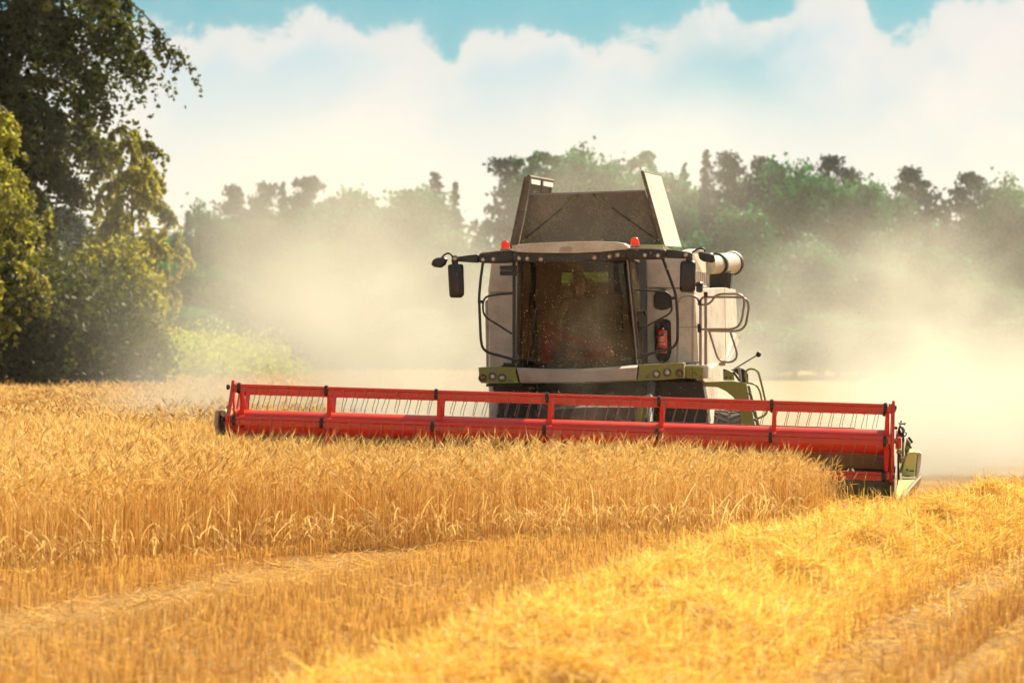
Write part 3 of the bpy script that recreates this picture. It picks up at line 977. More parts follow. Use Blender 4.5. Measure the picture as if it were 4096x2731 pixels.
# ------------------------------------------------------------------ platform, rails, ladder
ST = 'steel'
rail('platform_rail', [(2802, 1464), (2802, 1205)], 3.3, 0.019, ST)
rail('platform_rail', [(2823, 1464), (2823, 1176)], 3.9, 0.021, ST)
rail('platform_rail', [(2711, 1449), (2711, 1215), (2722, 1190), (2745, 1183), (2770, 1182), (2790, 1192), (2799, 1212)], 3.3, 0.017, ST)
rail('platform_rail', [(2799, 1218), (2826, 1219), (2846, 1207), (2860, 1184), (2880, 1176), (2951, 1175), (2974, 1187), (2979, 1210), (2965, 1288), (2950, 1308), (2928, 1316), (2796, 1317)], 3.3, 0.017, ST)
rail('platform_rail', [(2800, 1212), (2806, 1192), (2822, 1188), (2968, 1188), (2990, 1201), (2996, 1230), (2983, 1300), (2966, 1319), (2940, 1324), (2830, 1323)], 3.6, 0.017, ST)
rail('platform_rail', [(2837, 1324), (2867, 1424), (2880, 1443), (2905, 1449), (2932, 1446), (2947, 1430), (2947, 1408), (2920, 1322)], 3.4, 0.015, ST)
rail('platform_rail', [(2716, 1309), (2770, 1308), (2797, 1306)], 3.28, 0.010, ST)
rail('platform_rail', [(2736, 1447), (2770, 1445), (2800, 1449)], 3.3, 0.012, ST)
b = MB()
for q in ((2799, 1210), (2797, 1305), (2823, 1178), (2798, 1318)):
    b.cyl(P(*q, 3.27) + Vector((0, 0, -0.04)), P(*q, 3.27) + Vector((0, 0, 0.035)), 0.027, n=10)
b.split('rail_clamp', 'dark_metal', combine, True)
# gear lever and bracket
b = MB()
b.tube(PP([(2918, 1487), (3032, 1418)], 3.4), 0.011, 8)
lever = b.build('lever', 'steel', combine, True)
b = MB()
b.lathe(P(3034, 1417, 3.4) + Vector((0, 0, -0.04)), (0, 0, 1), [(0, 0.005), (0.012, 0.028), (0.04, 0.04), (0.068, 0.028), (0.08, 0.005)], 14)
b.build('lever_knob', 'black_plastic', lever, True)
br = plate('lever_bracket', 'green_paint', [(2892, 1478), (2900, 1475), (2920, 1482), (2935, 1490), (2937, 1521), (2893, 1521)], 3.35, 0.05, combine, 0.006)
b = MB()
for q in ((2905, 1509), (2922, 1509), (2897, 1480)):
    b.cyl(P(*q, 3.335), P(*q, 3.36), 0.014, n=10)
b.tube(PP([(2933, 1487), (2960, 1524)], 3.33), 0.016, 8)
b.split('bracket_bolt', 'black_plastic', br, True)
rail('lever_post', [(2957, 1470), (2962, 1526)], 3.5, 0.02, ST)
plate('step_seat', 'dark_metal', [(2926, 1478), (2950, 1472), (2976, 1474), (2992, 1495), (2994, 1530), (2960, 1530), (2955, 1500)], 4.4, 0.06, combine, 0.02)
# ladder arm and stringers
arm_px = [(2806, 1528), (2930, 1523), (2985, 1532), (2992, 1570), (3000, 1610), (3024, 1715), (2972, 1715), (2948, 1615), (2935, 1590), (2905, 1565), (2870, 1548), (2810, 1545)]
plate('ladder', 'green_paint', arm_px, 3.05, 0.10, combine, 0.012)
plate('ladder_stringer', 'olive_metal', [(2988, 1542), (2999, 1542), (3040, 1706), (3027, 1712)], 3.5, 0.08, combine, 0.008)
b = MB()
for k in range(4):
    u = k / 4 + 0.1
    b.tube([P(2995 + 30 * u, 1560 + 140 * u, 3.1), P(3000 + 32 * u, 1560 + 140 * u, 3.5)], 0.018, 8)
b.split('ladder_step', 'dark_metal', combine, True)
rail('ladder_rail', [(2988, 1530), (2980, 1500), (2984, 1484), (3000, 1474), (3022, 1477), (3034, 1490), (3046, 1535), (3069, 1634), (3066, 1656), (3045, 1668), (3012, 1680)], 3.3, 0.015, 'green_paint', rr=0.05)
rail('ladder_rail', [(2947, 1532), (3003, 1532), (3026, 1540), (3040, 1565), (3055, 1640)], 3.15, 0.014, 'green_paint', rr=0.05)

# ------------------------------------------------------------------ cutting header
SL = 0.0294                               # the header hangs lower on the image right
zax = 1.011


def hz(x, z):
    return z - x * SL


def hbox(b, x0, x1, prof):
    """profile of (y, z) carried along the header from x0 to x1, following its tilt"""
    b.loft([[Vector((x, y, hz(x, z))) for y, z in prof] for x in (x0, x1)])


XL, XR = -4.42, 4.28
b = MB()
hbox(b, XL, XR, [(0.95, 1.10), (1.00, 1.10), (1.00, 0.22), (-0.35, 0.20), (-0.35, 0.23), (0.70, 0.27), (0.84, 0.40), (0.92, 0.70)])
header = b.build('header', 'olive_metal', combine, bevel=0.004)
b = MB()
hbox(b, P(2600, 1700, 0.9).x, P(3420, 1700, 0.9).x, [(0.86, 1.165), (0.95, 1.165), (0.95, 1.10), (0.86, 1.10)])
b.build('top_beam', 'dark_metal', header)
b = MB()
hbox(b, XL, XR, [(0.80, 0.80), (0.90, 0.82), (0.90, 0.66), (0.80, 0.64)])
b.build('crossbeam', 'olive_metal', header)
b = MB()
hbox(b, XL + 0.1, XR - 0.05, [(0.58, 0.60), (0.80, 0.62), (0.80, 0.42), (0.62, 0.42)])
b.build('gap_shade_block', 'dark_metal', header)  # dark block stands in for the shade in the trough gap
# intake auger with helical flights
b = MB()
n = 20
b.loft([[Vector((x, 0.24 + 0.20 * math.cos(2 * math.pi * k / n), hz(x, 0.40) + 0.20 * math.sin(2 * math.pi * k / n))) for k in range(n)] for x in (XL + 0.1, XR - 0.08)])
aug = b.build('intake_auger', 'olive_metal', combine, True)
b = MB()
for s, xa, xb in ((1, XL + 0.15, -0.9), (-1, 0.9, XR - 0.12)):
    N = 150
    ri, ro = [], []
    for i in range(N + 1):
        x = xa + (xb - xa) * i / N
        a_ = s * x / 0.55 * 2 * math.pi
        for rr, L in ((0.2, ri), (0.27, ro)):
            L.append(Vector((x, 0.24 + rr * math.cos(a_), hz(x, 0.40) + rr * math.sin(a_))))
    b.add(ri + ro, [(i, i + 1, N + 2 + i, N + 1 + i) for i in range(N)])
fl = b.build('auger_flight', 'olive_metal', aug, True)
fl.modifiers.new('thick', 'SOLIDIFY').thickness = 0.008
# front table and knife with guards
b = MB()
hbox(b, XL, XR, [(-0.62, 0.13), (-0.35, 0.235), (-0.33, 0.20), (-0.62, 0.10)])
x = XL + 0.1
while x < XR - 0.1:
    b.loft([[Vector((x - 0.018, -0.62, hz(x, 0.10))), Vector((x + 0.018, -0.62, hz(x, 0.10))), Vector((x + 0.018, -0.62, hz(x, 0.135))), Vector((x - 0.018, -0.62, hz(x, 0.135)))],
            [Vector((x - 0.004, -0.74, hz(x, 0.10))), Vector((x + 0.004, -0.74, hz(x, 0.10))), Vector((x + 0.004, -0.74, hz(x, 0.108))), Vector((x - 0.004, -0.74, hz(x, 0.108)))]])
    x += 0.0762
b.build('cutter_bar', 'dark_metal', header)

# right end of the header (image right): dark wall, pale green cover and white divider
b = MB()
b.prism([(XR + 0.04, -0.62, hz(XR, 0.02)), (XR + 0.04, 1.0, hz(XR, 0.15)), (XR + 0.04, 1.0, hz(XR, 1.1)), (XR + 0.04, 0.2, hz(XR, 0.85)), (XR + 0.04, -0.5, hz(XR, 0.55))], (0.03, 0, 0))
b.build('end_wall', 'olive_metal', header)
cover = plate('end_cover', 'pale_green_paint', [(3600, 1904), (3612, 1862), (3630, 1812), (3640, 1807), (3670, 1806), (3668, 1835), (3660, 1905), (3630, 1907)], -0.05, 0.8, combine, 0.02)
plate('cover_edge', 'white_paint', [(3671, 1806), (3687, 1809), (3684, 1850), (3674, 1912), (3662, 1909), (3668, 1850)], -0.03, 0.7, cover, 0.02)
b = MB()
for q in ((3629, 1878), (3643, 1883), (3652, 1883)):
    b.cyl(P(*q, -0.062), P(*q, -0.04), 0.012, n=8)
b.prism(PP([(3620, 1902), (3637, 1902), (3637, 1904), (3620, 1904)], -0.06), (0, 0.02, 0))
b.split('bolt', 'dark_metal', cover)
# the divider tapers to a point near the ground
b = MB()
b.loft([PP([(3598, 1912), (3663, 1914), (3664, 1926), (3592, 1950), (3590, 1985)], 0.05),
        PP([(3594, 1920), (3655, 1922), (3640, 1955), (3600, 1990), (3588, 1995)], -0.5),
        PP([(3586, 1965), (3612, 1965), (3612, 1985), (3592, 2018), (3582, 2015)], -1.0),
        PP([(3586, 2000), (3592, 2000), (3592, 2012), (3588, 2026), (3584, 2024)], -1.35)])
div = b.build('crop_divider', 'pale_green_paint', combine, True)
b = MB()
b.loft([PP([(3664, 1914), (3690, 1900), (3676, 1945), (3655, 1975), (3640, 1960)], 0.02), PP([(3655, 1924), (3668, 1925), (3655, 1965), (3630, 1990), (3618, 1988)], -0.5), PP([(3614, 1985), (3618, 1985), (3616, 1995), (3612, 2000), (3610, 1998)], -0.95)])
b.build('divider_shield', 'white_paint', div, True)
b = MB()
b.tube(PP([(3576, 1868, 0.2), (3572, 1900, -0.1), (3570, 1960, -0.4), (3574, 2010, -0.5)], 0), 0.022, 8)
b.build('divider_rod', 'steel', header, True)
# drive and hoses at the right end
b = MB()
b.prism(PP([(3584, 1756), (3600, 1754), (3598, 1795), (3582, 1796)], 0.15), (0, 0.15, 0))
b.prism(PP([(3588, 1798), (3606, 1796), (3606, 1815), (3586, 1815)], 0.15), (0, 0.2, 0))
b.prism(PP([(3600, 1828), (3616, 1826), (3616, 1858), (3604, 1850)], 0.05), (0, 0.15, 0))
b.split('valve_block', 'pale_green_paint', header, bevel=0.01)
b = MB()
b.prism(PP([(3628, 1752), (3644, 1772), (3634, 1822), (3622, 1836), (3620, 1800)], 0.3), (0, 0.25, 0))
b.build('coupler_box', 'green_paint', header, bevel=0.012)
b = MB()
b.tube(PP([(3634, 1748), (3650, 1770)], 0.28), 0.016, 8)
b.tube(PP([(3630, 1772), (3646, 1792)], 0.28), 0.012, 8)
b.split('coupler_handle', 'black_plastic', header, True)
b = MB()
b.tube(PP([(3604, 1690), (3604, 1682)], 0.1), 0.012, 8)
b.tube(PP([(3594, 1693), (3606, 1695), (3620, 1694)], 0.1), 0.010, 8)
b.tube(PP([(3614, 1768, 0.1), (3612, 1720, 0.15), (3600, 1700, 0.2), (3596, 1715, 0.2), (3606, 1745, 0.2)], 0), 0.014, 8)
b.tube(round_path(PP([(3590, 1760), (3594, 1725), (3600, 1702), (3612, 1712), (3618, 1724)], 0.2), 0.03), 0.013, 8)
b.tube(round_path(PP([(3600, 1770), (3606, 1730), (3612, 1740), (3610, 1830)], 0.25), 0.03), 0.012, 8)
b.tube(round_path(PP([(3588, 1745), (3604, 1735), (3596, 1775)], 0.25), 0.03), 0.016, 8)
ringc = P(3616, 1735, 0.12)
b.tube([ringc + Vector((0.035 * math.cos(2 * math.pi * k / 16) * 0.85, 0, 0.028 * math.sin(2 * math.pi * k / 16))) for k in range(17)], 0.008, 6, cap=False)
b.cyl(P(3584, 1711, 0.1), P(3584, 1711, 0.2), 0.022, n=12)
b.split('hydraulic_hose', 'black_plastic', header, True)
b = MB()
b.tube(PP([(3613, 1770), (3610, 1832)], 0.12), 0.016, 10)
b.tube(PP([(3618, 1700), (3622, 1690)], 0.2), 0.006, 6)
b.split('hydraulic_pipe', 'steel', header, True)

# left end of the header (image left): grey-white rounded shield and dark gearbox
shield_px = [(858, 1720), (854, 1690), (856, 1665), (861, 1645), (868, 1639), (884, 1639), (880, 1652), (874, 1662), (872, 1690), (874, 1720), (877, 1735), (868, 1743), (862, 1738)]
sh = plate('end_shield', 'silver_paint', shield_px, -0.1, 0.5, combine, 0.02)
plate('shield_lining', 'pale_green_paint', [(885, 1639), (890, 1645), (896, 1662), (894, 1668), (878, 1655), (880, 1648)], -0.05, 0.35, sh, 0.01)
plate('gear_case', 'dark_metal', [(878, 1657), (893, 1666), (910, 1668), (912, 1735), (880, 1744), (876, 1720), (874, 1690)], 0.0, 0.4, header, 0.015)
b = MB()
fr_ = PP([(887, 1675), (897, 1675), (897, 1696), (887, 1696)], -0.02)
b.tube(fr_ + fr_[:1], 0.008, 6)
b.prism(PP([(886, 1676), (893, 1668), (906, 1664), (906, 1672), (897, 1676)], 0.0), (0, 0.1, 0))
b.build('gear_bracket', 'olive_metal', header)
b = MB()
b.tube(PP([(911, 1624), (912, 1640), (908, 1660), (904, 1664)], 0.15), 0.014, 8)
b.cyl(P(911, 1628, 0.1), P(911, 1628, 0.2), 0.02, n=10)
b.split('hydraulic_hose', 'black_plastic', header, True)
b = MB()
for q in ((874, 1651), (868, 1707)):
    b.lathe(P(*q, -0.12), (0, 1, 0), [(0, 0.004), (0.006, 0.015), (0.03, 0.015)], 10)
b.split('bolt', 'steel', sh, True)

# ------------------------------------------------------------------ reel
DR = 0.165
NB = 20
b = MB()
n = 28
xs = [-4.25 + (4.19 + 4.25) * i / 12 for i in range(13)]
b.loft([[Vector((x, DR * math.cos(2 * math.pi * k / n), DR * math.sin(2 * math.pi * k / n))) for k in range(n)] for x in xs])
reel = b.build('reel', 'red_paint', combine, True, loc=(0, 0, zax))
reel.rotation_euler = (0, SL, 0)
BR = 0.50
ANG = [5 + 60 * k for k in range(6)]      # degrees above the forward horizontal


def bar_c(a):
    return -BR * math.cos(R(a)), BR * math.sin(R(a))


# tine bars: tube with a stepped lower web
bm_ = MB()
nn = 12
ends = (-4.22, 4.16)
bm_.loft([[Vector((x, 0.024 * math.cos(2 * math.pi * k / nn), 0.022 + 0.024 * math.sin(2 * math.pi * k / nn))) for k in range(nn)] for x in ends])
for prof in ([(-0.012, 0.0), (0.012, 0.0), (0.012, -0.05), (-0.012, -0.05)], [(-0.026, -0.012), (-0.013, -0.012), (-0.013, -0.026), (-0.026, -0.026)], [(-0.022, -0.046), (0.016, -0.046), (0.016, -0.058), (-0.022, -0.058)]):
    bm_.loft([[Vector((x, y, z)) for y, z in prof] for x in ends])
y0, z0 = bar_c(ANG[0])
bar0 = bm_.build('tine_bar', 'red_paint', reel, True, loc=(0, y0, z0))
for a in ANG[1:]:
    c = bar0.copy()
    COL.objects.link(c)
    c.parent = reel
    y, z = bar_c(a)
    c.location = (0, y, z)

# spiders: pressed arms from the drum to every bar, with black bearings at their ends
SPX = [4.13 - 1.435 * k for k in range(6)] + [-4.19]


def spider_mesh():
    b = MB()
    for a in ANG:
        d = Vector((0, -math.cos(R(a)), math.sin(R(a))))
        s = Vector((0, math.sin(R(a)), math.cos(R(a))))
        def pt(r, q, x):
            return d * r + s * q + Vector((x, 0, 0))
        # two flanges that converge outwards, joined by a web with holes
        for sg in (-1, 1):
            ring = []
            for r, q, hw in ((DR * 0.92, 0.085, 0.032), (0.24, 0.062, 0.028), (0.34, 0.040, 0.024), (0.455, 0.030, 0.022)):
                ring.append([pt(r, sg * q, -hw), pt(r, sg * q, hw), pt(r, sg * (q - 0.010), hw), pt(r, sg * (q - 0.010), -hw)])
            b.loft(ring)
        for r0, r1, q0, q1 in ((DR * 0.92, 0.205, 0.08, 0.068), (0.27, 0.31, 0.052, 0.046), (0.40, 0.455, 0.034, 0.029)):
            b.loft([[pt(r0, -q0, -0.006), pt(r0, q0, -0.006), pt(r0, q0, 0.006), pt(r0, -q0, 0.006)], [pt(r1, -q1, -0.006), pt(r1, q1, -0.006), pt(r1, q1, 0.006), pt(r1, -q1, 0.006)]])
        b.loft([[pt(0.20, -0.07, -0.005), pt(0.20, -0.045, -0.005), pt(0.20, -0.045, 0.005), pt(0.20, -0.07, 0.005)], [pt(0.40, 0.01, -0.005), pt(0.40, 0.034, -0.005), pt(0.40, 0.034, 0.005), pt(0.40, 0.01, 0.005)]])
        b.loft([[pt(0.20, 0.07, -0.0045), pt(0.20, 0.045, -0.0045), pt(0.20, 0.045, 0.0045), pt(0.20, 0.07, 0.0045)], [pt(0.40, -0.01, -0.0045), pt(0.40, -0.034, -0.0045), pt(0.40, -0.034, 0.0045), pt(0.40, -0.01, 0.0045)]])
    return b


sp0 = spider_mesh().build('spider_arm', 'red_paint', reel, True, loc=(SPX[0] + 0.035, 0, 0))
for x in SPX[1:]:
    c = sp0.copy()
    COL.objects.link(c)
    c.parent = reel
    c.location = (x + 0.035, 0, 0)
b = MB()
b.loft([[Vector((x, ry * math.cos(2 * math.pi * k / 16) - 0.004, rz * math.sin(2 * math.pi * k / 16) - 0.008)) for k in range(16)] for x, ry, rz in ((-0.022, 0.036, 0.062), (-0.017, 0.043, 0.070), (0.017, 0.043, 0.070), (0.022, 0.036, 0.062))])
be0 = b.build('bearing', 'black_plastic', reel, True)
first = True
for x in SPX:
    for a in ANG:
        y, z = bar_c(a)
        if first:
            o, first = be0, False
        else:
            o = be0.copy()
            COL.objects.link(o)
            o.parent = reel
        o.location = (x, y, z)

# end plates: six-armed star plates, offset like the eccentric that keeps the tines upright
def end_plate(x, off):
    b = MB()
    outer, inner = [], []
    for k in range(12):
        a_ = R(ANG[0] + 30 * k)
        r = 0.60 if k % 2 == 0 else 0.50
        outer.append(Vector((x, -r * math.cos(a_) + off, r * math.sin(a_))))
        inner.append(Vector((x, -(r - 0.085) * math.cos(a_) + off, (r - 0.085) * math.sin(a_))))
    t_ = Vector((0.035, 0, 0))
    nn_ = len(outer)
    v = outer + inner + [p + t_ for p in outer] + [p + t_ for p in inner]
    f = []
    for i in range(nn_):
        j = (i + 1) % nn_
        f += [(i, j, nn_ + j, nn_ + i), (2 * nn_ + i, 3 * nn_ + i, 3 * nn_ + j, 2 * nn_ + j), (i, 2 * nn_ + i, 2 * nn_ + j, j), (nn_ + i, nn_ + j, 3 * nn_ + j, 3 * nn_ + i)]
    b.add(v, f)
    for k in range(0, 12, 2):
        a_ = R(ANG[0] + 30 * k)
        d = Vector((0, -math.cos(a_), math.sin(a_)))
        s = Vector((0, math.sin(a_), math.cos(a_)))
        o_ = Vector((x + 0.004, off, 0))
        b.prism([o_ + d * 0.06 - s * 0.06, o_ + d * 0.55 - s * 0.04, o_ + d * 0.55 + s * 0.04, o_ + d * 0.06 + s * 0.06], (0.025, 0, 0))
    return b


end_plate(4.215, 0.02).build('end_plate', 'red_paint', reel, bevel=0.004)
end_plate(-4.285, 0.02).build('end_plate', 'red_paint', reel, bevel=0.004)
b = MB()
for xe in (4.255, -4.33):
    for a in ANG:
        y, z = bar_c(a)
        b.lathe((xe - 0.02, y, z), (1, 0, 0), [(0, 0.02), (0.0, 0.034), (0.03, 0.034), (0.04, 0.015)], 12)
b.split('end_bearing', 'dark_metal', reel, True)
b = MB()
for a in ANG:
    y, z = bar_c(a)
    b.box(4.17, 4.215, y - 0.05, y + 0.05, z - 0.045, z + 0.05)
    b.box(-4.25, -4.225, y - 0.05, y + 0.05, z - 0.045, z + 0.05)
b.split('crank_block', 'red_paint', reel, bevel=0.006)
# reel lift arms
b = MB()
for xe in (4.30, -4.38):
    b.loft([[(xe, -0.05, -0.07), (xe + 0.05, -0.05, -0.07), (xe + 0.05, -0.05, 0.07), (xe, -0.05, 0.07)], [(xe, 1.0, -0.02), (xe + 0.05, 1.0, -0.02), (xe + 0.05, 1.0, 0.14), (xe, 1.0, 0.14)]])
b.split('lift_arm', 'dark_red_paint', reel, bevel=0.008)

# tines: clip on the bar and a kinked steel finger that always hangs down
b = MB()
b.prism([(-0.010, -0.034, 0.010), (0.010, -0.034, 0.010), (0.010, -0.034, -0.062), (-0.010, -0.034, -0.062)], (0, 0.022, 0))
b.tube([(0.012, -0.030, -0.040), (0.004, -0.034, -0.085), (-0.010, -0.046, -0.15), (-0.026, -0.060, -0.215), (-0.030, -0.060, -0.262)], [0.0046, 0.0046, 0.0044, 0.0042, 0.004], 5)
tine0 = b.build('tine', 'red_paint', reel, True)
tine0.data.materials.append(MAT['tine_steel'])
for poly in tine0.data.polygons:
    poly.material_index = 0 if poly.center.y > -0.0345 and abs(poly.center.x) <= 0.0101 and poly.center.z > -0.07 else 1
spots = []
for order, (a, dx_) in enumerate(((65, 0.0), (5, -0.01), (125, -0.035), (305, -0.03), (245, 0.0), (185, 0.0))):
    y, z = bar_c(a)
    for x in SPX[:6]:
        for k in range(10):
            xx = x - 0.085 - 0.1405 * k + dx_
            if xx > -4.17:
                spots.append((order, xx, y, z))
spots.sort(key=lambda s: (s[0] > 1, 0 if s[0] == 0 else 1, -s[1]))
rnd = random.Random(5)
for i, (_o, x, y, z) in enumerate(spots[:100]):
    if i == 0:
        o = tine0
    else:
        o = tine0.copy()
        COL.objects.link(o)
        o.parent = reel
    o.location = (x, y, z)
    o.rotation_euler = (rnd.gauss(0, 0.05), rnd.gauss(0, 0.035), 0)
src = tine0.data
tv = np.array([v.co[:] for v in src.vertices])
rest = MB()
rest_mi = []
for (_o, x, y, z) in spots[100:]:
    q = rnd.gauss(0, 0.05)
    rot = np.array(Matrix.Rotation(q, 3, 'X'))
    rest.add((tv @ rot.T + np.array((x, y, z))).tolist(), [tuple(p.vertices) for p in src.polygons])
    rest_mi += [p.material_index for p in src.polygons]
ro = rest.build('tine', 'red_paint', reel, True, kind='stuff')
ro.data.materials.append(MAT['tine_steel'])
ro.data.polygons.foreach_set('material_index', rest_mi)

# ------------------------------------------------------------------ things carried by the machine
def stand(name, p, label, cat):
    """an Empty at machine point p, turned with the machine; children are built relative to p"""
    o = link(bpy.data.objects.new(name, None))
    o.location = W(*p)
    o.rotation_euler = (0, 0, -TH)
    o.empty_display_size = 0.2
    return tag(o, label, cat)


q0 = P(2648, 1413, 4.0)
fe = stand('fire_extinguisher', q0, 'red fire extinguisher strapped in the dark recess beside the cab door', 'fire extinguisher')
r = 21 / (F / 42.5)
h = P(2648, 1318, 4.0).z - q0.z
b = MB()
b.lathe((0, 0, 0), (0, 0, 1), [(0, r * 0.9), (0.015, r), (h * 0.90, r), (h * 0.95, r * 0.9), (h, r * 0.55), (h * 1.01, r * 0.3), (h * 1.06, r * 0.3)], 28)
b.build('cylinder', 'red_paint', fe, True)
b = MB()
for zz in (h * 0.80, h * 0.17):
    b.lathe((0, 0, zz - 0.018), (0, 0, 1), [(0, r * 1.0), (0, r * 1.03), (0.036, r * 1.03), (0.036, r * 1.0)], 28)
b.split('strap', 'black_plastic', fe, True)
b = MB()
for zz in (h * 0.80, h * 0.17):
    b.box(0.03, 0.075, -r * 1.12, -r * 0.75, zz - 0.014, zz + 0.014)
b.split('buckle', 'lamp_glass', fe, bevel=0.004)
b = MB()
b.tube([(-0.01, 0, h * 1.05), (-0.015, -0.02, h * 1.12), (0.03, -0.03, h * 1.19), (0.085, -0.03, h * 1.26)], 0.011, 8)
b.tube([(0.0, 0, h * 1.07), (0.04, -0.02, h * 1.08), (0.09, -0.02, h * 1.07)], 0.009, 8)
b.split('handle', 'black_plastic', fe, True)
b = MB()
b.tube(round_path([(-0.02, 0, h * 1.06), (-0.07, -0.02, h * 1.05), (-0.095, -0.02, h * 0.95), (-0.095, -0.01, h * 0.4)], 0.04), 0.009, 8)
b.build('hose', 'black_plastic', fe, True)
b = MB()
b.lathe((0.018, -0.03, h * 1.045), (0, -1, 0), [(0, 0.012), (0.02, 0.014), (0.024, 0.004)], 12)
b.build('gauge', 'lamp_glass', fe, True)
b = MB()                                   # label wrapped round the front, with rows of small print and pictograms
segs = 12
lab = [[Vector((r * 1.006 * math.sin(R(-42 + 105 * i / segs)), -r * 1.006 * math.cos(R(-42 + 105 * i / segs)), zz)) for i in range(segs + 1)] for zz in (h * 0.30, h * 0.72)]
b.add(lab[0] + lab[1], [(i, i + 1, segs + 2 + i, segs + 1 + i) for i in range(segs)])
lb = b.build('label', 'label_red', fe, True)
b = MB()


def on_cyl(a, zz, k=1.012):
    return Vector((r * k * math.sin(R(a)), -r * k * math.cos(R(a)), zz))


for i, (a0, a1) in enumerate(((-30, 30), (-30, 22), (-18, 34), (-30, 10), (-30, 30), (-25, 28))):
    zz = h * (0.68 - 0.035 * i)
    for aa in range(a0, a1 - 8, 10):
        b.add([on_cyl(aa, zz), on_cyl(aa + 7, zz), on_cyl(aa + 7, zz + 0.007), on_cyl(aa, zz + 0.007)], [(0, 1, 2, 3)])
for k in range(4):
    aa = -22 + 17 * k
    b.add([on_cyl(aa, h * 0.37), on_cyl(aa + 9, h * 0.37), on_cyl(aa + 11, h * 0.41), on_cyl(aa + 4, h * 0.43), on_cyl(aa - 1, h * 0.40)], [(0, 1, 2, 3, 4)])
b.build('print', 'label_white', lb)

# crumpled pale bag on the dash behind the glass
q0 = P(2438, 1428, 2.72)
bag = MB()
rb_ = random.Random(3)
rings = []
for k, (zz, rr) in enumerate(((0, 0.03), (0.01, 0.055), (0.045, 0.064), (0.08, 0.055), (0.10, 0.022), (0.115, 0.035), (0.128, 0.03))):
    rings.append([Vector((math.cos(2 * math.pi * i / 14) * rr * (1 + rb_.uniform(-0.14, 0.14)), math.sin(2 * math.pi * i / 14) * rr * (1 + rb_.uniform(-0.14, 0.14)), zz)) for i in range(14)])
bag.loft(rings)
bo = bag.build('bag', 'bag', None, True)
bo.location = W(*q0)
tag(bo, 'small crumpled yellowish bag lying behind the lower right corner of the windscreen', 'bag')
b = MB()
b.box(cx0 + 0.15, cx1 - 0.12, 2.64, 2.84, q0.z - 0.055, q0.z - 0.003)
b.build('dashboard', 'interior', combine, bevel=0.01)

# ------------------------------------------------------------------ the driver
dp = (sx, 3.25, zf)
J = {}
E = []


def joint(k, p, r, parent=None):
    J[k] = (len(J), p, r)
    if parent:
        E.append((J[parent][0], J[k][0]))


joint('pelvis', (0, 0.02, 0.50), (0.16, 0.12))
joint('belly', (0, 0.05, 0.66), (0.15, 0.115), 'pelvis')
joint('chest', (0, 0.07, 0.84), (0.17, 0.12), 'belly')
joint('neckbase', (0, 0.05, 0.97), (0.085, 0.075), 'chest')
joint('neck', (0, 0.03, 1.04), (0.055, 0.055), 'neckbase')
joint('jaw', (0, 0.0, 1.12), (0.062, 0.078), 'neck')
joint('face', (0, -0.005, 1.19), (0.075, 0.095), 'jaw')
joint('brow', (0, 0.005, 1.26), (0.072, 0.092), 'face')
joint('crown', (0, 0.012, 1.30), (0.045, 0.06), 'brow')
joint('nose', (0, -0.115, 1.175), (0.012, 0.014), 'face')
for s_, n_ in ((-1, 'l'), (1, 'r')):
    joint(n_ + 'ear', (0.082 * s_, 0.01, 1.19), (0.010, 0.022), 'face')
    joint(n_ + 'hip', (0.10 * s_, -0.05, 0.49), (0.095, 0.09), 'pelvis')
    joint(n_ + 'knee', (0.17 * s_, -0.46, 0.47), (0.068, 0.068), n_ + 'hip')
    joint(n_ + 'ankle', (0.17 * s_, -0.50, 0.09), (0.045, 0.045), n_ + 'knee')
    joint(n_ + 'toe', (0.19 * s_, -0.60, 0.04), (0.045, 0.035), n_ + 'ankle')
    joint(n_ + 'shoulder', (0.19 * s_, 0.07, 0.91), (0.068, 0.068), 'chest')
    joint(n_ + 'elbow', (0.29 * s_, -0.08, 0.67), (0.046, 0.046), n_ + 'shoulder')
    joint(n_ + 'wrist', (0.225 * s_, -0.275, 0.625), (0.030, 0.026), n_ + 'elbow')
    joint(n_ + 'palm', (0.205 * s_, -0.335, 0.640), (0.034, 0.018), n_ + 'wrist')
    for k_, (o_, ln) in enumerate(((0.028, 0.9), (0.010, 1.0), (-0.008, 0.95), (-0.024, 0.78))):
        f1 = (0.200 * s_, -0.372 - 0.4 * o_, 0.655 + 0.6 * o_)
        joint(f'{n_}f{k_}a', f1, (0.010, 0.010), n_ + 'palm')
        joint(f'{n_}f{k_}b', (0.178 * s_, -0.395 - 0.4 * o_ * ln, 0.650 + 0.6 * o_), (0.009, 0.009), f'{n_}f{k_}a')
        joint(f'{n_}f{k_}c', (0.165 * s_, -0.385 - 0.4 * o_ * ln, 0.625 + 0.6 * o_), (0.008, 0.008), f'{n_}f{k_}b')
    joint(n_ + 'thumb', (0.185 * s_, -0.325, 0.660), (0.012, 0.012), n_ + 'palm')
    joint(n_ + 'thumb2', (0.165 * s_, -0.350, 0.668), (0.010, 0.010), n_ + 'thumb')
me = bpy.data.meshes.new('skeleton')
me.from_pydata([v[1] for v in J.values()], E, [])
tmp = link(bpy.data.objects.new('skeleton', me))
tmp.modifiers.new('skin', 'SKIN').use_smooth_shade = True
for v, d in zip(me.skin_vertices[0].data, J.values()):
    v.radius = d[2]
me.skin_vertices[0].data[0].use_root = True
tmp.modifiers.new('sub', 'SUBSURF').levels = 1
tmp.modifiers['sub'].render_levels = 1
bpy.context.view_layer.update()
bodym = bpy.data.meshes.new_from_object(tmp.evaluated_get(bpy.context.evaluated_depsgraph_get()))
bodym.name = 'person'
bpy.data.objects.remove(tmp)
bodym.materials.clear()
for k in ('skin', 'shirt', 'trousers', 'hair'):
    bodym.materials.append(MAT[k])
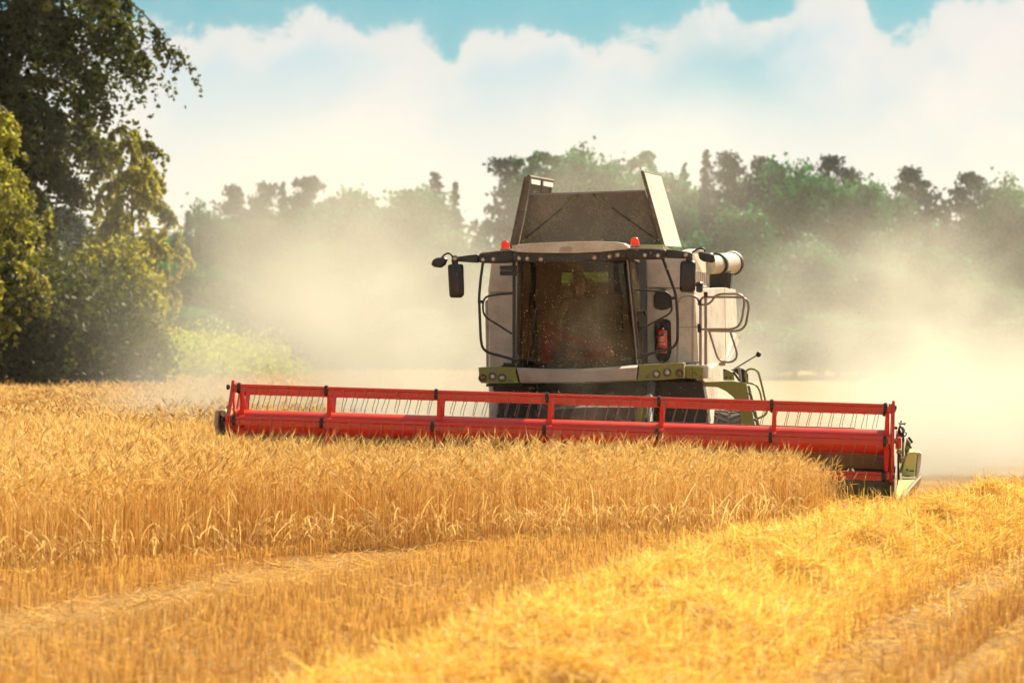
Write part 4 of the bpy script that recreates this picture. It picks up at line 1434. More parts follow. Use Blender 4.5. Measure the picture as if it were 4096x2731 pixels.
for p in bodym.polygons:
    c = p.center
    if c.z > 1.02 or (c.y < -0.10 and c.z > 0.58 and abs(c.x) > 0.1):
        p.material_index = 0
    elif c.z > 0.52 and c.y > -0.25:
        p.material_index = 1
    else:
        p.material_index = 2
person = link(bpy.data.objects.new('person', bodym))
person.location = W(*dp)
person.rotation_euler = (0, 0, -TH)
tag(person, 'driver in a brown shirt behind the dusty windscreen, hands on the steering wheel', 'person')
b = MB()
b.lathe((0, 0.02, 1.225), (0, 0, 1), [(-0.02, 0.095), (0.03, 0.103), (0.07, 0.092), (0.10, 0.06), (0.115, 0.01)], 20)
for k, v in enumerate(b.v):
    b.v[k] = (v[0] * 0.88, 0.02 + (v[1] - 0.02) * 1.05 - max(0.0, -(v[1])) * 0.0 + 0.012, v[2] + (0.03 if v[1] < -0.03 and v[2] < 1.24 else 0))
b.build('hair', 'hair', person, True)
b = MB()
for s_ in (-1, 1):
    b.lathe((0.03 * s_, -0.085, 1.205), (0, -1, 0), [(0, 0.004), (0.006, 0.011), (0.014, 0.008), (0.017, 0.002)], 10)
b.split('eye', 'hair', person, True)

# ------------------------------------------------------------------ ground
b = MB()
b.add([(-700, -40, 0), (700, -40, 0), (700, 1400, 0), (-700, 1400, 0)], [(0, 1, 2, 3)])
gnd = b.build('ground', 'field_soil')
tag(gnd, kind='structure')

rng = np.random.default_rng(11)


def batch(templates, idx, pos, ang, scale, wid=None):
    """place template meshes (verts (T,n,3), common faces) -> verts; wid widens the plan"""
    v = templates[idx]                                   # N,n,3
    c, s = np.cos(ang)[:, None], np.sin(ang)[:, None]
    x = v[..., 0] * c - v[..., 1] * s
    y = v[..., 0] * s + v[..., 1] * c
    out = np.stack([x, y, v[..., 2]], -1) * scale[:, None, None]
    return out + pos[:, None, :]


def faces_for(f, nvert, N):
    return (f[None] + (np.arange(N) * nvert)[:, None, None]).reshape(-1, f.shape[1])


def ribbon(path, width, side):
    """triangle ribbon along path; returns verts, tris"""
    v = []
    for p, w_ in zip(path, width):
        v += [p - side * w_ / 2, p + side * w_ / 2]
    f = []
    for i in range(len(path) - 1):
        a = 2 * i
        f += [(a, a + 1, a + 3), (a, a + 3, a + 2)]
    return v, f


# -- barley stalks: thin stem, nodding ear with awns
def stalk(r, fat=1.0):
    H = r.uniform(0.62, 0.84)
    nod = r.choice((r.uniform(0.2, 0.8), r.uniform(0.5, 1.3), r.uniform(1.5, 2.7)), p=(0.52, 0.30, 0.18))
    p = np.zeros(3)
    ang0 = abs(r.normal(0.0, 0.06))
    path = [p.copy()]
    segs = [0.45, 0.35, 0.11, 0.09]
    angs = [ang0, ang0 * 1.5, ang0 + nod * 0.35, ang0 + nod * 0.75]
    for L, a in zip(segs, angs):
        p = p + np.array((math.sin(a), 0, math.cos(a))) * L * H
        path.append(p.copy())
    th = r.uniform(0, math.pi)
    side = np.array((math.cos(th), math.sin(th), 0))
    v, f = ribbon(path, [0.0055 * fat, 0.005 * fat, 0.0045 * fat, 0.004 * fat, 0.0035 * fat], side)
    t = [0.12] * 4 + [0.3] * 6
    a = ang0 + nod
    L = r.uniform(0.075, 0.105)
    base = len(v)
    prev = p
    for k, (u, rad_) in enumerate(((0, 0.003), (0.3, 0.0075), (0.7, 0.0065), (1.0, 0.0015))):
        aa = a + 0.25 * u
        q = p + np.array((math.sin(aa), 0, math.cos(aa))) * L * u
        e1 = np.array((math.cos(aa), 0, -math.sin(aa)))
        e2 = np.array((0, 1.0, 0))
        for m_ in range(3):
            ph = 2 * math.pi * m_ / 3 + th
            v.append(q + (e1 * math.cos(ph) + e2 * math.sin(ph)) * rad_ * fat)
            t.append(r.uniform(0.66, 0.95))
        if k:
            o = base + 3 * (k - 1)
            for m_ in range(3):
                n_ = (m_ + 1) % 3
                f += [(o + m_, o + n_, o + 3 + n_), (o + m_, o + 3 + n_, o + 3 + m_)]
    d = np.array((math.sin(a + 0.2), 0, math.cos(a + 0.2)))
    for k in range(5):                                    # awns
        s0 = p + d * L * (0.25 + 0.17 * k)
        dv = d + np.array((r.uniform(-1, 1), r.uniform(-1, 1), r.uniform(-1, 1))) * 0.24
        tip = s0 + dv * r.uniform(0.08, 0.12)
        sw = np.array((r.uniform(-1, 1), r.uniform(-1, 1), 0.2)) * 0.0022 * fat
        o = len(v)
        v += [s0 - sw, s0 + sw, tip]
        f.append((o, o + 1, o + 2))
        t += [0.85] * 3
    return np.array(v), np.array(f), np.array(t)


def stalk_set(n, fat, seed):
    r = np.random.default_rng(seed)
    L = [stalk(r, fat) for _ in range(n)]
    return np.array([x[0] for x in L]), L[0][1], np.array([x[2] for x in L])


def edge_y(x):
    """near border of the standing crop"""
    return np.interp(x, [-14, -7, -4.4, -3.6, -2.9, -1.9, -0.1, 2.1, 3.4, 4.0], [16, 22.5, 27.0, 28.0, 29.4, 30.7, 31.6, 32.7, 34.8, 38.5])


def to_machine(x, y):
    rx, ry = x - HX, y - HY
    return rx * ct - ry * st, rx * st + ry * ct


def crop_mask(x, y, slack=0.0):
    lx, ly = to_machine(x, y)
    uncut = (ly < -0.18 - 0.1 * np.sin(lx * 3)) | (lx < -4.55)
    right = x < 3.52 + 0.10 * np.sin(y * 5)
    right |= ly > 3
    return (y > edge_y(x) + slack) & uncut & right


def scatter(n, d0, d1, x0=None, x1=None):
    """points over the visible wedge of the field, even in area"""
    d = np.sqrt(rng.uniform(d0 ** 2, d1 ** 2, n))
    lim = 0.178 * d + 0.8
    x = rng.uniform(-1, 1, n) * lim
    return x, d


V, Fc, T = [], [], []


def add_plants(tmpl, x, y, smin, smax, hfun=None, z=None, tvar=0.22, tadd=0.0, lean=None):
    ts, f, tt = tmpl
    N = len(x)
    idx = rng.integers(0, len(ts), N)
    sc = rng.uniform(smin, smax, N)
    if hfun is not None:
        sc = sc * hfun(x, y)
    pos = np.stack([x, y, np.zeros(N) if z is None else z], -1)
    v = batch(ts, idx, pos, rng.uniform(0, 2 * math.pi, N) if lean is None else rng.normal(lean, 1.7, N), sc)
    off = sum(len(a) for a in V)
    V.append(v.reshape(-1, 3))
    Fc.append(faces_for(f, ts.shape[1], N) + off)
    patchy = 0.09 * np.sin(x * 0.8 + 0.5 * np.sin(y * 0.6)) + 0.07 * np.sin(y * 1.1 - x * 1.9)
    T.append(np.clip(tt[idx] + (rng.normal(0, tvar, N) + patchy)[:, None] + tadd, 0, 1).ravel())


def height(x, y):
    lx, ly = to_machine(x, y)
    h = 0.985 - 0.020 * np.clip(lx, -6, 0) - 0.040 * np.clip(lx, 0, 5) + 0.05 * np.sin(x * 0.9 + y * 0.35) + 0.03 * np.sin(x * 2.7 - y * 1.1)
    return h * np.where(y > 46, 1.06, 1.0)


near = stalk_set(60, 0.80, 1)
mid = stalk_set(24, 1.9, 2)
far = stalk_set(16, 3.4, 3)
x, y = scatter(125000, 20, 46)
m = crop_mask(x, y)
add_plants(near, x[m], y[m], 0.88, 1.14, height, lean=-0.3, tadd=0.06, tvar=0.34)
x, y = scatter(65000, 46, 80)
m = crop_mask(x, y) & (x < 2)
add_plants(mid, x[m], y[m], 0.9, 1.15, height, tadd=-0.12)
x, y = scatter(60000, 80, 150)
m = crop_mask(x, y) & (x < 6)
add_plants(far, x[m], y[m], 0.9, 1.15, height, tadd=-0.2)


# -- loose dry leaves and leaning straws along the crop's border
def blade(r):
    L = r.uniform(0.2, 0.42)
    a = r.uniform(0.1, 0.9)
    k = r.uniform(0.5, 2.4)
    p = np.zeros(3)
    path = [p.copy()]
    for i in range(5):
        p = p + np.array((math.sin(a), 0.08 * math.sin(i), math.cos(a))) * L / 5
        a += k / 5
        path.append(p.copy())
    v, f = ribbon(path, [0.005, 0.008, 0.010, 0.009, 0.006, 0.002], np.array((0.3, 0.95, 0)))
    return np.array(v), np.array(f), np.full(len(v), 0.95)


r_ = np.random.default_rng(4)
L = [blade(r_) for _ in range(24)]
blades = (np.array([q[0] for q in L]), L[0][1], np.array([q[2] for q in L]))
n = 2700
x = rng.uniform(-7, 3.6, n)
y = edge_y(x) + np.abs(rng.normal(0, 0.35, n)) - 0.12
m = np.abs(x) < 0.178 * y + 0.5
lump = 0.5 + 0.5 * np.sin(x * 2.3 + 1.0) * np.sin(x * 5.1)
m &= rng.uniform(0, 1, n) < 0.35 + 0.65 * lump
add_plants(blades, x[m], y[m], 0.8, 1.5, None, rng.uniform(0.0, 0.30, m.sum()), 0.12)
x, y = scatter(2600, 24, 46)
m = crop_mask(x, y)
add_plants(blades, x[m], y[m], 0.6, 1.1, None, rng.uniform(0.3, 0.62, m.sum()), 0.2, -0.15)
# the crop's right-hand border, frayed where the reel pulls at it
n = 1500
y = rng.uniform(35.2, 38.4, n)
x = 3.50 + rng.normal(0, 0.22, n)
add_plants(near, x, y, 0.78, 1.0, height)
wheat = link(bpy.data.objects.new('wheat', np_mesh('wheat', np.concatenate(V), np.concatenate(Fc), 'wheat_stalk', np.concatenate(T))))
tag(wheat, 'standing ripe golden barley in front of and beside the machine', 'wheat', kind='stuff')


# -- thin dark grasses that stand above the crop on the left
V, Fc, T = [], [], []


def weed(r):
    H = r.uniform(0.95, 1.15)
    a = r.uniform(-0.25, 0.25)
    path = [np.zeros(3)]
    for i in range(4):
        path.append(path[-1] + np.array((math.sin(a), 0, math.cos(a))) * H / 4)
        a *= 1.5
    v, f = ribbon(path, [0.006, 0.006, 0.006, 0.010, 0.002], np.array((0.4, 0.9, 0)))
    return np.array(v), np.array(f), np.full(len(v), 0.5)


L = [weed(r_) for _ in range(12)]
weeds = (np.array([q[0] for q in L]), L[0][1], np.array([q[2] for q in L]))
x = np.concatenate([rng.uniform(-7.4, -3.6, 90), rng.uniform(-3.5, 3.6, 40)])
y = np.concatenate([rng.uniform(38, 44, 90), rng.uniform(36.6, 38.0, 40)])
add_plants(weeds, x, y, 0.85, 1.08)
wd = link(bpy.data.objects.new('tall_grass', np_mesh('tall_grass', np.concatenate(V), np.concatenate(Fc), 'weed', np.concatenate(T))))
tag(wd, 'thin dark grass stems sticking up out of the barley', 'grass', kind='stuff')

# -- straw windrow
WCX = lambda d: np.interp(d, [12, 18.5, 23, 28, 33, 38, 43, 60], [-1.3, 0.45, 1.45, 2.95, 5.0, 7.3, 9.8, 18.5])
WHALF = lambda d: np.interp(d, [12, 24, 34, 42], [1.25, 1.25, 1.25, 1.4])


def bumps(x, y):
    return (np.sin(x * 3.1 + 1.3 * np.sin(y * 1.7)) * np.sin(y * 2.3 + x) * 0.5 + np.sin(x * 6.7 + y * 4.9) * 0.3 + np.sin(y * 7.9 - x * 3.0) * 0.2)


def row_h(x, y):
    t = (x - WCX(y)) * 0.93 / WHALF(y)
    prof = np.clip(1 - np.abs(t) ** 2.2, 0, 1)
    return prof * (0.36 + 0.27 * bumps(x, y)) * np.interp(y, [18, 30, 34, 37, 42], [0.85, 0.85, 0.85, 1.0, 0.85])


gx, gy = np.meshgrid(np.linspace(-1.0, 1.0, 41), np.linspace(13, 52, 240))
xx = WCX(gy) + gx * WHALF(gy) * 1.08
zz = row_h(xx, gy) * 0.86 - 0.02
vv = np.stack([xx, gy, zz], -1).reshape(-1, 3)
I = np.arange(240 * 41).reshape(240, 41)
ff = np.stack([I[:-1, :-1], I[:-1, 1:], I[1:, 1:], I[1:, :-1]], -1).reshape(-1, 4)
m, t = new_mat('straw_bed')
co = t.n('ShaderNodeNewGeometry').outputs['Position']
c = t.mix(t.step(t.noise(co, 22.0, 6.0, 0.7), 0.35, 0.65), (0.26, 0.125, 0.03), (0.64, 0.38, 0.09))  # bed coloured darker to give shadow between the straws
bs = t.n('ShaderNodeBsdfPrincipled', {'Base Color': c, 'Roughness': 0.9})
t.n('ShaderNodeOutputMaterial', {'Surface': bs.outputs[0]})


def straw_piece(r, lmin, lmax, wdt=0.0055):
    L = r.uniform(lmin, lmax)
    a, bnd = r.normal(0, 0.42), r.normal(0, 0.7)
    yaw = r.uniform(-0.6, 0.6)
    p = np.array((-L / 2 * math.cos(a), 0, -L / 2 * math.sin(a)))
    path = [p]
    for i in range(3):
        p = p + np.array((math.cos(a) * math.cos(yaw), math.cos(a) * math.sin(yaw), math.sin(a))) * L / 3
        a += bnd / 3
        path.append(p)
    th = r.uniform(0, math.pi)
    v, f = ribbon(path, [wdt] * 4, np.array((0, math.cos(th), math.sin(th))))
    return np.array(v), np.array(f), np.full(len(v), 0.6)


def pieces(n, seed, *a):
    r = np.random.default_rng(seed)
    L = [straw_piece(r, *a) for _ in range(n)]
    return np.array([q[0] for q in L]), L[0][1], np.array([q[2] for q in L])


V, Fc, T = [vv], [], []
long_p = pieces(60, 8, 0.14, 0.44, 0.0056)
n = 125000
d = np.sqrt(rng.uniform(15 ** 2, 47 ** 2, n))
t_ = np.where(rng.uniform(0, 1, n) < 0.86, rng.uniform(-1.04, 1.04, n), rng.normal(0, 0.95, n))
x = WCX(d) + t_ * WHALF(d)
m = np.abs(x) < 0.18 * d + 0.7
x, d = x[m], d[m]
z = row_h(x, d) * (0.82 + 0.26 * rng.beta(2, 2, len(x))) + rng.uniform(0.0, 0.03, len(x))
add_plants(long_p, x, d, 0.7, 1.3, None, z, 0.42, 0.25 * bumps(x, d)[:, None] - 0.04)  # painted shading: hollows of the heap tinted darker, humps lighter
# stems that stick out of the heap's crest
n = 1500
d = rng.uniform(33, 41, n)
x = WCX(d) + rng.uniform(-0.9, 0.9, n) * WHALF(d)
z = row_h(x, d) - 0.12
add_plants(blades, x, d, 0.5, 0.95, None, z, 0.3, -0.3)
n = 420
d = rng.uniform(35.2, 37.4, n)
x = rng.uniform(3.3, 5.6, n)
add_plants(blades, x, d, 0.5, 1.0, None, rng.uniform(-0.05, 0.12, n), 0.3, -0.35)
n = 2600
d = rng.uniform(35.0, 37.3, n)
x = rng.uniform(3.2, 6.0, n)
add_plants(long_p, x, d, 0.7, 1.3, None, rng.uniform(0.02, 0.26, n), 0.36, -0.1)
Fc.insert(0, np.concatenate([ff[:, :3], ff[:, [0, 2, 3]]]))
T.insert(0, np.full(len(vv), 0.4))
straw = link(bpy.data.objects.new('straw', np_mesh('straw', np.concatenate(V), np.concatenate(Fc), ['straw', 'straw_bed'], np.concatenate(T))))
mi = np.zeros(len(straw.data.polygons), np.int32)
mi[:2 * len(ff)] = 1
straw.data.polygons.foreach_set('material_index', mi)
tag(straw, 'heaped row of loose bright straw across the stubble', 'straw', kind='stuff')

# -- stubble in drilled rows, with wheel tracks pressed through it
TR = [lambda d: np.interp(d, [14, 18, 22.9, 29.1, 33, 36], [-6.2, -5.0, -3.55, -1.75, -0.5, 0.6]),
      lambda d: np.interp(d, [14, 18, 22.5, 27.9, 33, 38], [0.75, 1.8, 3.1, 4.7, 6.5, 8.8]),
      lambda d: np.interp(d, [14, 19, 21.9, 28, 33], [1.6, 2.9, 3.75, 5.75, 7.6])]
TRW = [0.46, 0.32, 0.14]


def stub(r):
    H = r.uniform(0.10, 0.175)
    a = r.normal(0, 0.14)
    path = [np.zeros(3)]
    for i in range(2):
        path.append(path[-1] + np.array((math.sin(a), 0, math.cos(a))) * H / 2)
        a *= 1.3
    th = r.uniform(0, math.pi)
    v, f = ribbon(path, [0.0060, 0.0060, 0.0056], np.array((math.cos(th), math.sin(th), 0)))
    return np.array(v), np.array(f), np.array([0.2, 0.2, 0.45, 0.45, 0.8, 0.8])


V, Fc, T = [], [], []
L = [stub(r_) for _ in range(30)]
stubs = (np.array([q[0] for q in L]), L[0][1], np.array([q[2] for q in L]))
x, y = scatter(165000, 15.5, 46)
# pull the points onto drill rows 12.5 cm apart, which run like the wheel tracks
off = x - TR[0](y)
off = np.round(off / 0.13) * 0.13 + rng.normal(0, 0.014, len(x))
x = TR[0](y) + off
lx, ly = to_machine(x, y)
m = ~crop_mask(x, y, -0.05) & ~((x > 3) & (y > 41)) & ~((ly > -1.2) & (ly < 12) & (np.abs(lx) < 4.5))
for f_, wd_ in zip(TR, TRW):
    e = np.abs(x - f_(y)) / wd_
    m &= rng.uniform(0, 1, len(x)) < np.clip((e - 0.6) / 0.6, 0.05, 1)
m &= row_h(x, y) < 0.10
patch = 0.75 + 0.25 * np.sin(x * 1.3 + y * 0.7)
m &= rng.uniform(0, 1, len(x)) < patch


def trodden(x, y):
    k = np.ones(len(x))
    for f_, wd_ in zip(TR[:1], TRW[:1]):
        e = (x - f_(y)) / wd_
        k *= np.where((e > 0) & (e < 3.0), np.clip(0.30 + 0.24 * e, 0.3, 1), 1)
    return k


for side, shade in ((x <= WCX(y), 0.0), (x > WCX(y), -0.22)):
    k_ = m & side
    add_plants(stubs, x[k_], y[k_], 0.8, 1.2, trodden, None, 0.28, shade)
# litter between the rows and in the tracks
short_p = pieces(40, 9, 0.06, 0.24, 0.007)
x, y = scatter(52000, 15.5, 42)
near_track = np.min([np.abs(x - f_(y)) / wd_ for f_, wd_ in zip(TR, TRW)], 0)
keep = (rng.uniform(0, 1, len(x)) < np.where(near_track < 1.1, 0.45, np.where(x > WCX(y), 0.10, 0.30))) & ~crop_mask(x, y, -0.1)
z = np.where(near_track < 1.2, rng.uniform(0.005, 0.05, len(x)), rng.uniform(0.02, 0.14, len(x)))
add_plants(short_p, x[keep], y[keep], 0.7, 1.3, None, z[keep], 0.3, 0.2)
sb = link(bpy.data.objects.new('stubble', np_mesh('stubble', np.concatenate(V), np.concatenate(Fc), 'stubble_stalk', np.concatenate(T))))
tag(sb, 'cut golden stubble in rows with straw litter and wheel tracks', 'stubble', kind='stuff')

# ------------------------------------------------------------------ trees
def leaf_cloud(c, size, r, aspect=1.5, flat=0.0):
    """one lozenge leaf (or leaf clump) per centre"""
    n = len(c)
    a = r.normal(size=(n, 3))
    a[:, 2] *= 1 - flat
    a /= np.linalg.norm(a, axis=1)[:, None]
    b_ = np.cross(a, r.normal(size=(n, 3)))
    b_ /= np.linalg.norm(b_, axis=1)[:, None] + 1e-9
    s = np.asarray(size).reshape(-1, 1) * r.uniform(0.7, 1.3, (n, 1))
    v = np.stack([c + a * s * aspect, c + b_ * s, c - a * s * aspect, c - b_ * s], 1)
    return v.reshape(-1, 3), np.arange(4 * n).reshape(-1, 4)


def tree_birch(H, spread, seed, nb=60, leaves=24000, leaf=0.07, low=0.12, droop=1.0, taper=0.28, base=0.42):
    """trunk and arching limbs with hanging twigs; returns (wood MB, leaf verts, faces, tint)"""
    r = np.random.default_rng(seed)
    wood = MB()
    trunk = [Vector((0.25 * math.sin(z * 0.9 + seed) * z, 0.2 * math.cos(z * 1.1) * z, H * z)) for z in np.linspace(0, 0.97, 12)]
    wood.tube(trunk, [0.16 * H / 12 * (1 - 0.93 * z) for z in np.linspace(0, 1, 12)], 8)
    cs, tint = [], []
    per = leaves // nb
    for k in range(nb):
        u = low + (0.97 - low) * (k + r.uniform(0, 1)) / nb
        i = min(int(u / 0.97 * 11), 10)
        p = np.array(trunk[i].lerp(trunk[i + 1], u / 0.97 * 11 - i))
        phi = k * 2.4 + r.uniform(-0.5, 0.5)
        Lb = spread * (0.35 + 1.0 * math.sin(math.pi * min(1, (u - low) / (1 - low) * 0.85 + 0.12)) ** 0.8) * r.uniform(0.65, 1.15) * min(1.0, base + (1 - base) * max(0.0, u - low) / taper)
        up = 0.85 - 0.35 * u + r.uniform(-0.2, 0.2)
        d = np.array((math.cos(phi), math.sin(phi), up))
        path = [p]
        for s in range(7):
            d = d / np.linalg.norm(d)
            p = p + d * Lb / 7
            d[2] -= 0.22 * droop * (1 + s * 0.15)
            path.append(p)
        wood.tube([Vector(q) for q in path], [0.045 * H / 14 * (1 - 0.85 * s / 7) for s in range(8)], 5)
        path = np.array(path)
        ntw = max(10, per // 22)
        bright = r.normal(0, 0.16)
        for _ in range(ntw):
            s = r.uniform(0.08, 1) ** 0.8 * 7
            j = min(int(s), 6)
            q = path[j] + (path[j + 1] - path[j]) * (s - j)
            tl = r.uniform(0.35, 1.1) * spread * 0.28
            dd = np.array((r.normal(0, 0.45), r.normal(0, 0.45), -0.55 * droop + r.normal(0, 0.25)))
            m_ = per // ntw
            w_ = r.uniform(0, 1, m_) ** 0.8
            pts_ = q + dd * tl * w_[:, None] + np.stack([np.zeros(m_), np.zeros(m_), -0.5 * droop * tl * w_ ** 2], -1) + r.normal(0, 0.05 * spread * 0.35, (m_, 3))
            cs.append(pts_)
            tint.append(np.clip(r.uniform(0.2, 0.8) + bright + r.normal(0, 0.12, m_), 0, 1))
    c = np.concatenate(cs)
    v, f = leaf_cloud(c, leaf, r)
    return wood, v, f, np.repeat(np.concatenate(tint), 4)


def tree_broad(H, spread, seed, clumps=70, per=46, leaf=0.17):
    r = np.random.default_rng(seed)
    wood = MB()
    trunk = [Vector((0.15 * math.sin(z * 2 + seed), 0.1 * math.cos(z * 3), H * z)) for z in np.linspace(0, 0.8, 8)]
    wood.tube(trunk, [0.018 * H * (1 - 0.8 * z) for z in np.linspace(0, 1, 8)], 7)
    cs, tint = [], []
    for k in range(clumps):
        u = r.uniform(0.10, 0.95)
        rad = spread * (math.sin(math.pi * (0.12 + 0.80 * u)) ** 0.75) * r.uniform(0.35, 1.0)
        phi = r.uniform(0, 2 * math.pi)
        c = np.array((math.cos(phi) * rad, math.sin(phi) * rad, H * (0.16 + 0.80 * u) + r.normal(0, 0.03) * H))
        if k % 2 == 0:
            i = min(int(u * 6), 6)
            wood.tube([trunk[i], trunk[i].lerp(Vector(c), 0.6) + Vector((0, 0, -0.3)), Vector(c)], [0.05, 0.035, 0.012], 4)
        s = spread * r.uniform(0.16, 0.34)
        pts_ = c + r.normal(0, 1, (per, 3)) * np.array((s, s, s * 0.75)) * 0.54
        cs.append(pts_)
        tint.append(np.clip(r.uniform(0.1, 0.75) + 0.15 * (pts_[:, 2] - c[2]) / s + r.normal(0, 0.12, per), 0, 1))  # clump tops tinted lighter, as if sunlit from above
    c = np.concatenate(cs)
    v, f = leaf_cloud(c, leaf, r, 1.3)
    return wood, v, f, np.repeat(np.concatenate(tint), 4)


def tree_spruce(H, spread, seed, whorls=46, per=80, leaf=0.16, low=0.08):
    r = np.random.default_rng(seed)
    wood = MB()
    wood.tube([(0, 0, 0), (0.03, 0, H * 0.5), (0, 0, H)], [0.014 * H, 0.008 * H, 0.01], 7)
    cs, tint = [], []
    for k in range(whorls):
        u = low + (1 - low) * (k / whorls) ** 0.92
        L = spread * (1 - u) ** 0.8 * r.uniform(0.8, 1.15) + 0.12
        nbr = 7 if u < 0.7 else 5
        for j in range(nbr):
            phi = 2 * math.pi * j / nbr + r.uniform(0, 1)
            l = L * r.uniform(0.7, 1.15)
            m_ = max(6, int(per / nbr * (0.35 + 0.65 * l / spread)))
            w_ = r.uniform(0.08, 1, m_)
            z = H * u + r.normal(0, 0.12) - 0.30 * l * w_ + 0.22 * l * w_ ** 2
            q = np.stack([math.cos(phi) * l * w_, math.sin(phi) * l * w_, z], -1) + r.normal(0, 0.09, (m_, 3)) * np.array((1, 1, 0.6)) * (0.6 + l * 0.5)
            cs.append(q)
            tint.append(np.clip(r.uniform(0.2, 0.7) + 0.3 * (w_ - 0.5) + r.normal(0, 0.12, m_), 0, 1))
            if j % 2 == 0:
                wood.tube([(0, 0, H * u), (math.cos(phi) * l * 0.9, math.sin(phi) * l * 0.9, H * u - 0.1 * l)], [0.03, 0.008], 3)
    c = np.concatenate(cs)
    v, f = leaf_cloud(c, leaf, r, 1.7, 0.4)
    return wood, v, f, np.repeat(np.concatenate(tint), 4)


def tree_pine(H, spread, seed, limbs=22, per=110, leaf=0.15):
    r = np.random.default_rng(seed)
    wood = MB()
    wood.tube([(0, 0, 0), (0.1, 0, H * 0.4), (-0.05, 0.1, H * 0.75), (0, 0, H * 0.97)], [0.015 * H, 0.012 * H, 0.007 * H, 0.02], 7)
    cs, tint = [], []
    for k in range(limbs):
        u = 0.40 + 0.58 * (k + r.uniform(0, 1)) / limbs
        phi = r.uniform(0, 2 * math.pi)
        l = spread * r.uniform(0.45, 1.1) * (1.15 - 0.75 * ((u - 0.40) / 0.6) ** 1.5)
        e = np.array((math.cos(phi) * l, math.sin(phi) * l, H * u + 0.25 * l))
        b0 = np.array((0, 0, H * u))
        wood.tube([Vector(b0), Vector(b0 + (e - b0) * 0.6 + np.array((0, 0, -0.1))), Vector(e)], [0.05, 0.03, 0.01], 4)
        for w_ in (0.5, 0.8, 1.0):
            m_ = per // 3
            q = b0 + (e - b0) * w_ + r.normal(0, 1, (m_, 3)) * np.array((0.42, 0.42, 0.22)) * (0.45 + 0.35 * l)
            cs.append(q)
            tint.append(np.clip(r.uniform(0.2, 0.6) + 0.5 * (q[:, 2] - e[2]) + r.normal(0, 0.1, m_), 0, 1))  # light from above put into the tint: tufts paler upwards
    c = np.concatenate(cs)
    v, f = leaf_cloud(c, leaf, r, 1.6)
    return wood, v, f, np.repeat(np.concatenate(tint), 4)


def grow(kind_name, data, leafmat, bark, label, cat, loc, group=None, scale=(1, 1, 1), rz=0.0):
    wood, v, f, tn = data
    o = link(bpy.data.objects.new(kind_name, None))
    o.location, o.scale, o.rotation_euler = loc, scale, (0, 0, rz)
    tag(o, label, cat, group)
    if wood is not None:
        wood.build('trunk', bark, o, True)
    cr = link(bpy.data.objects.new('crown', np_mesh('crown', v, f, leafmat, tn)), o)
    return o


def ground_at(px, d):
    return Vector(((px - 2048.0) / F * d, d, 0))


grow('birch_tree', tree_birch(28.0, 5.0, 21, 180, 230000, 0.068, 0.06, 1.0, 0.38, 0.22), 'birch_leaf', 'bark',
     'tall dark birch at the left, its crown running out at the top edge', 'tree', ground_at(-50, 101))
grow('birch_tree', tree_birch(10.5, 2.7, 22, 80, 42000, 0.05, 0.10, 0.9), 'painted_sun_leaf', 'birch_bark',
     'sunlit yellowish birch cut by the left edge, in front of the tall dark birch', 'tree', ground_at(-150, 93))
grow('birch_tree', tree_birch(10.6, 1.9, 23, 60, 20000, 0.065, 0.10, 1.25), 'painted_sun_leaf', 'birch_bark',
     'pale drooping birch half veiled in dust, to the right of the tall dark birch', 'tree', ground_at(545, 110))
shr = [(60, 95, 5.2, 3.0, 31, 'dark leafy shrub at the foot of the tall birch, leftmost of the bushes there'),
       (290, 97, 4.6, 2.7, 32, 'dark rounded shrub right of the tall birch trunk, its foot in shade above the barley'),
       (430, 99, 3.4, 2.2, 33, 'small shrub with sunlit leaf tips at the right end of the dark bushes'),
       (430, 107, 6.2, 2.0, 34, 'yellow-green bushy tree in the dust below the pale drooping birch')]
for px, d, H, sp_, sd_, lb_ in shr:
    grow('bush', tree_broad(H, sp_, sd_, 110, 90, 0.075), 'shrub_leaf' if sd_ != 34 else 'painted_sun_leaf', 'bark', lb_, 'bush', ground_at(px, d), 'bushes under the birches')
for px, d, H, sp_, sd_, lb_ in ((640, 122, 2.4, 3.2, 41, 'low yellow-green bush beside the pale birch at the field edge'), (800, 126, 2.5, 3.4, 42, 'brighter low yellow-green bush in the middle of the weedy field edge'), (960, 130, 2.2, 3.4, 43, 'low pale bush at the field edge fading into the dust cloud')):
    grow('bush', tree_broad(H, sp_, sd_, 90, 90, 0.06), 'weed_leaf', 'bark', lb_, 'bush', ground_at(px, d), 'low bushes along the field edge')

# far forest: one mesh of each kind and variant, copied for the trees that stand out
VAR = {}
for k in range(3):
    VAR['spruce_tree', k] = (tree_spruce(16, 2.4, 50 + k, 46, 90, 0.12), 'needle', 'bark')
    VAR['pine_tree', k] = (tree_pine(16, 2.6, 60 + k, 30, 130, 0.12), 'needle', 'bark')
for k in range(4):
    VAR['broadleaf_tree', k] = (tree_broad(16, 3.6, 70 + k, 130, 70, 0.145), 'broad_leaf', 'bark')
for k in range(2):
    VAR['birch_tree', k] = (tree_birch(16, 3.0, 80 + k, 50, 9000, 0.12, 0.2, 0.7), 'broad_leaf', 'birch_bark')
PROTO = {}


def forest_tree(name, k, label, px, top_y, d, wide=1.0, rz=0.0):
    key = (name, k)
    data, lm, bk = VAR[key]
    H = CAM_H + (1400 - top_y) / F * d
    s = H / 16.0
    loc = ground_at(px, d)
    cat = 'tree'
    grp = 'trees along the forest edge behind the machine'
    if key not in PROTO:
        PROTO[key] = grow(name, data, lm, bk, label, cat, loc, grp, (s * wide, s * wide, s), rz)
        return PROTO[key]
    o = PROTO[key].copy()
    COL.objects.link(o)
    for ch in PROTO[key].children:
        c = ch.copy()
        COL.objects.link(c)
        c.parent = o
    o.location, o.scale, o.rotation_euler = loc, (s * wide, s * wide, s), (0, 0, rz)
    return tag(o, label, cat, grp)


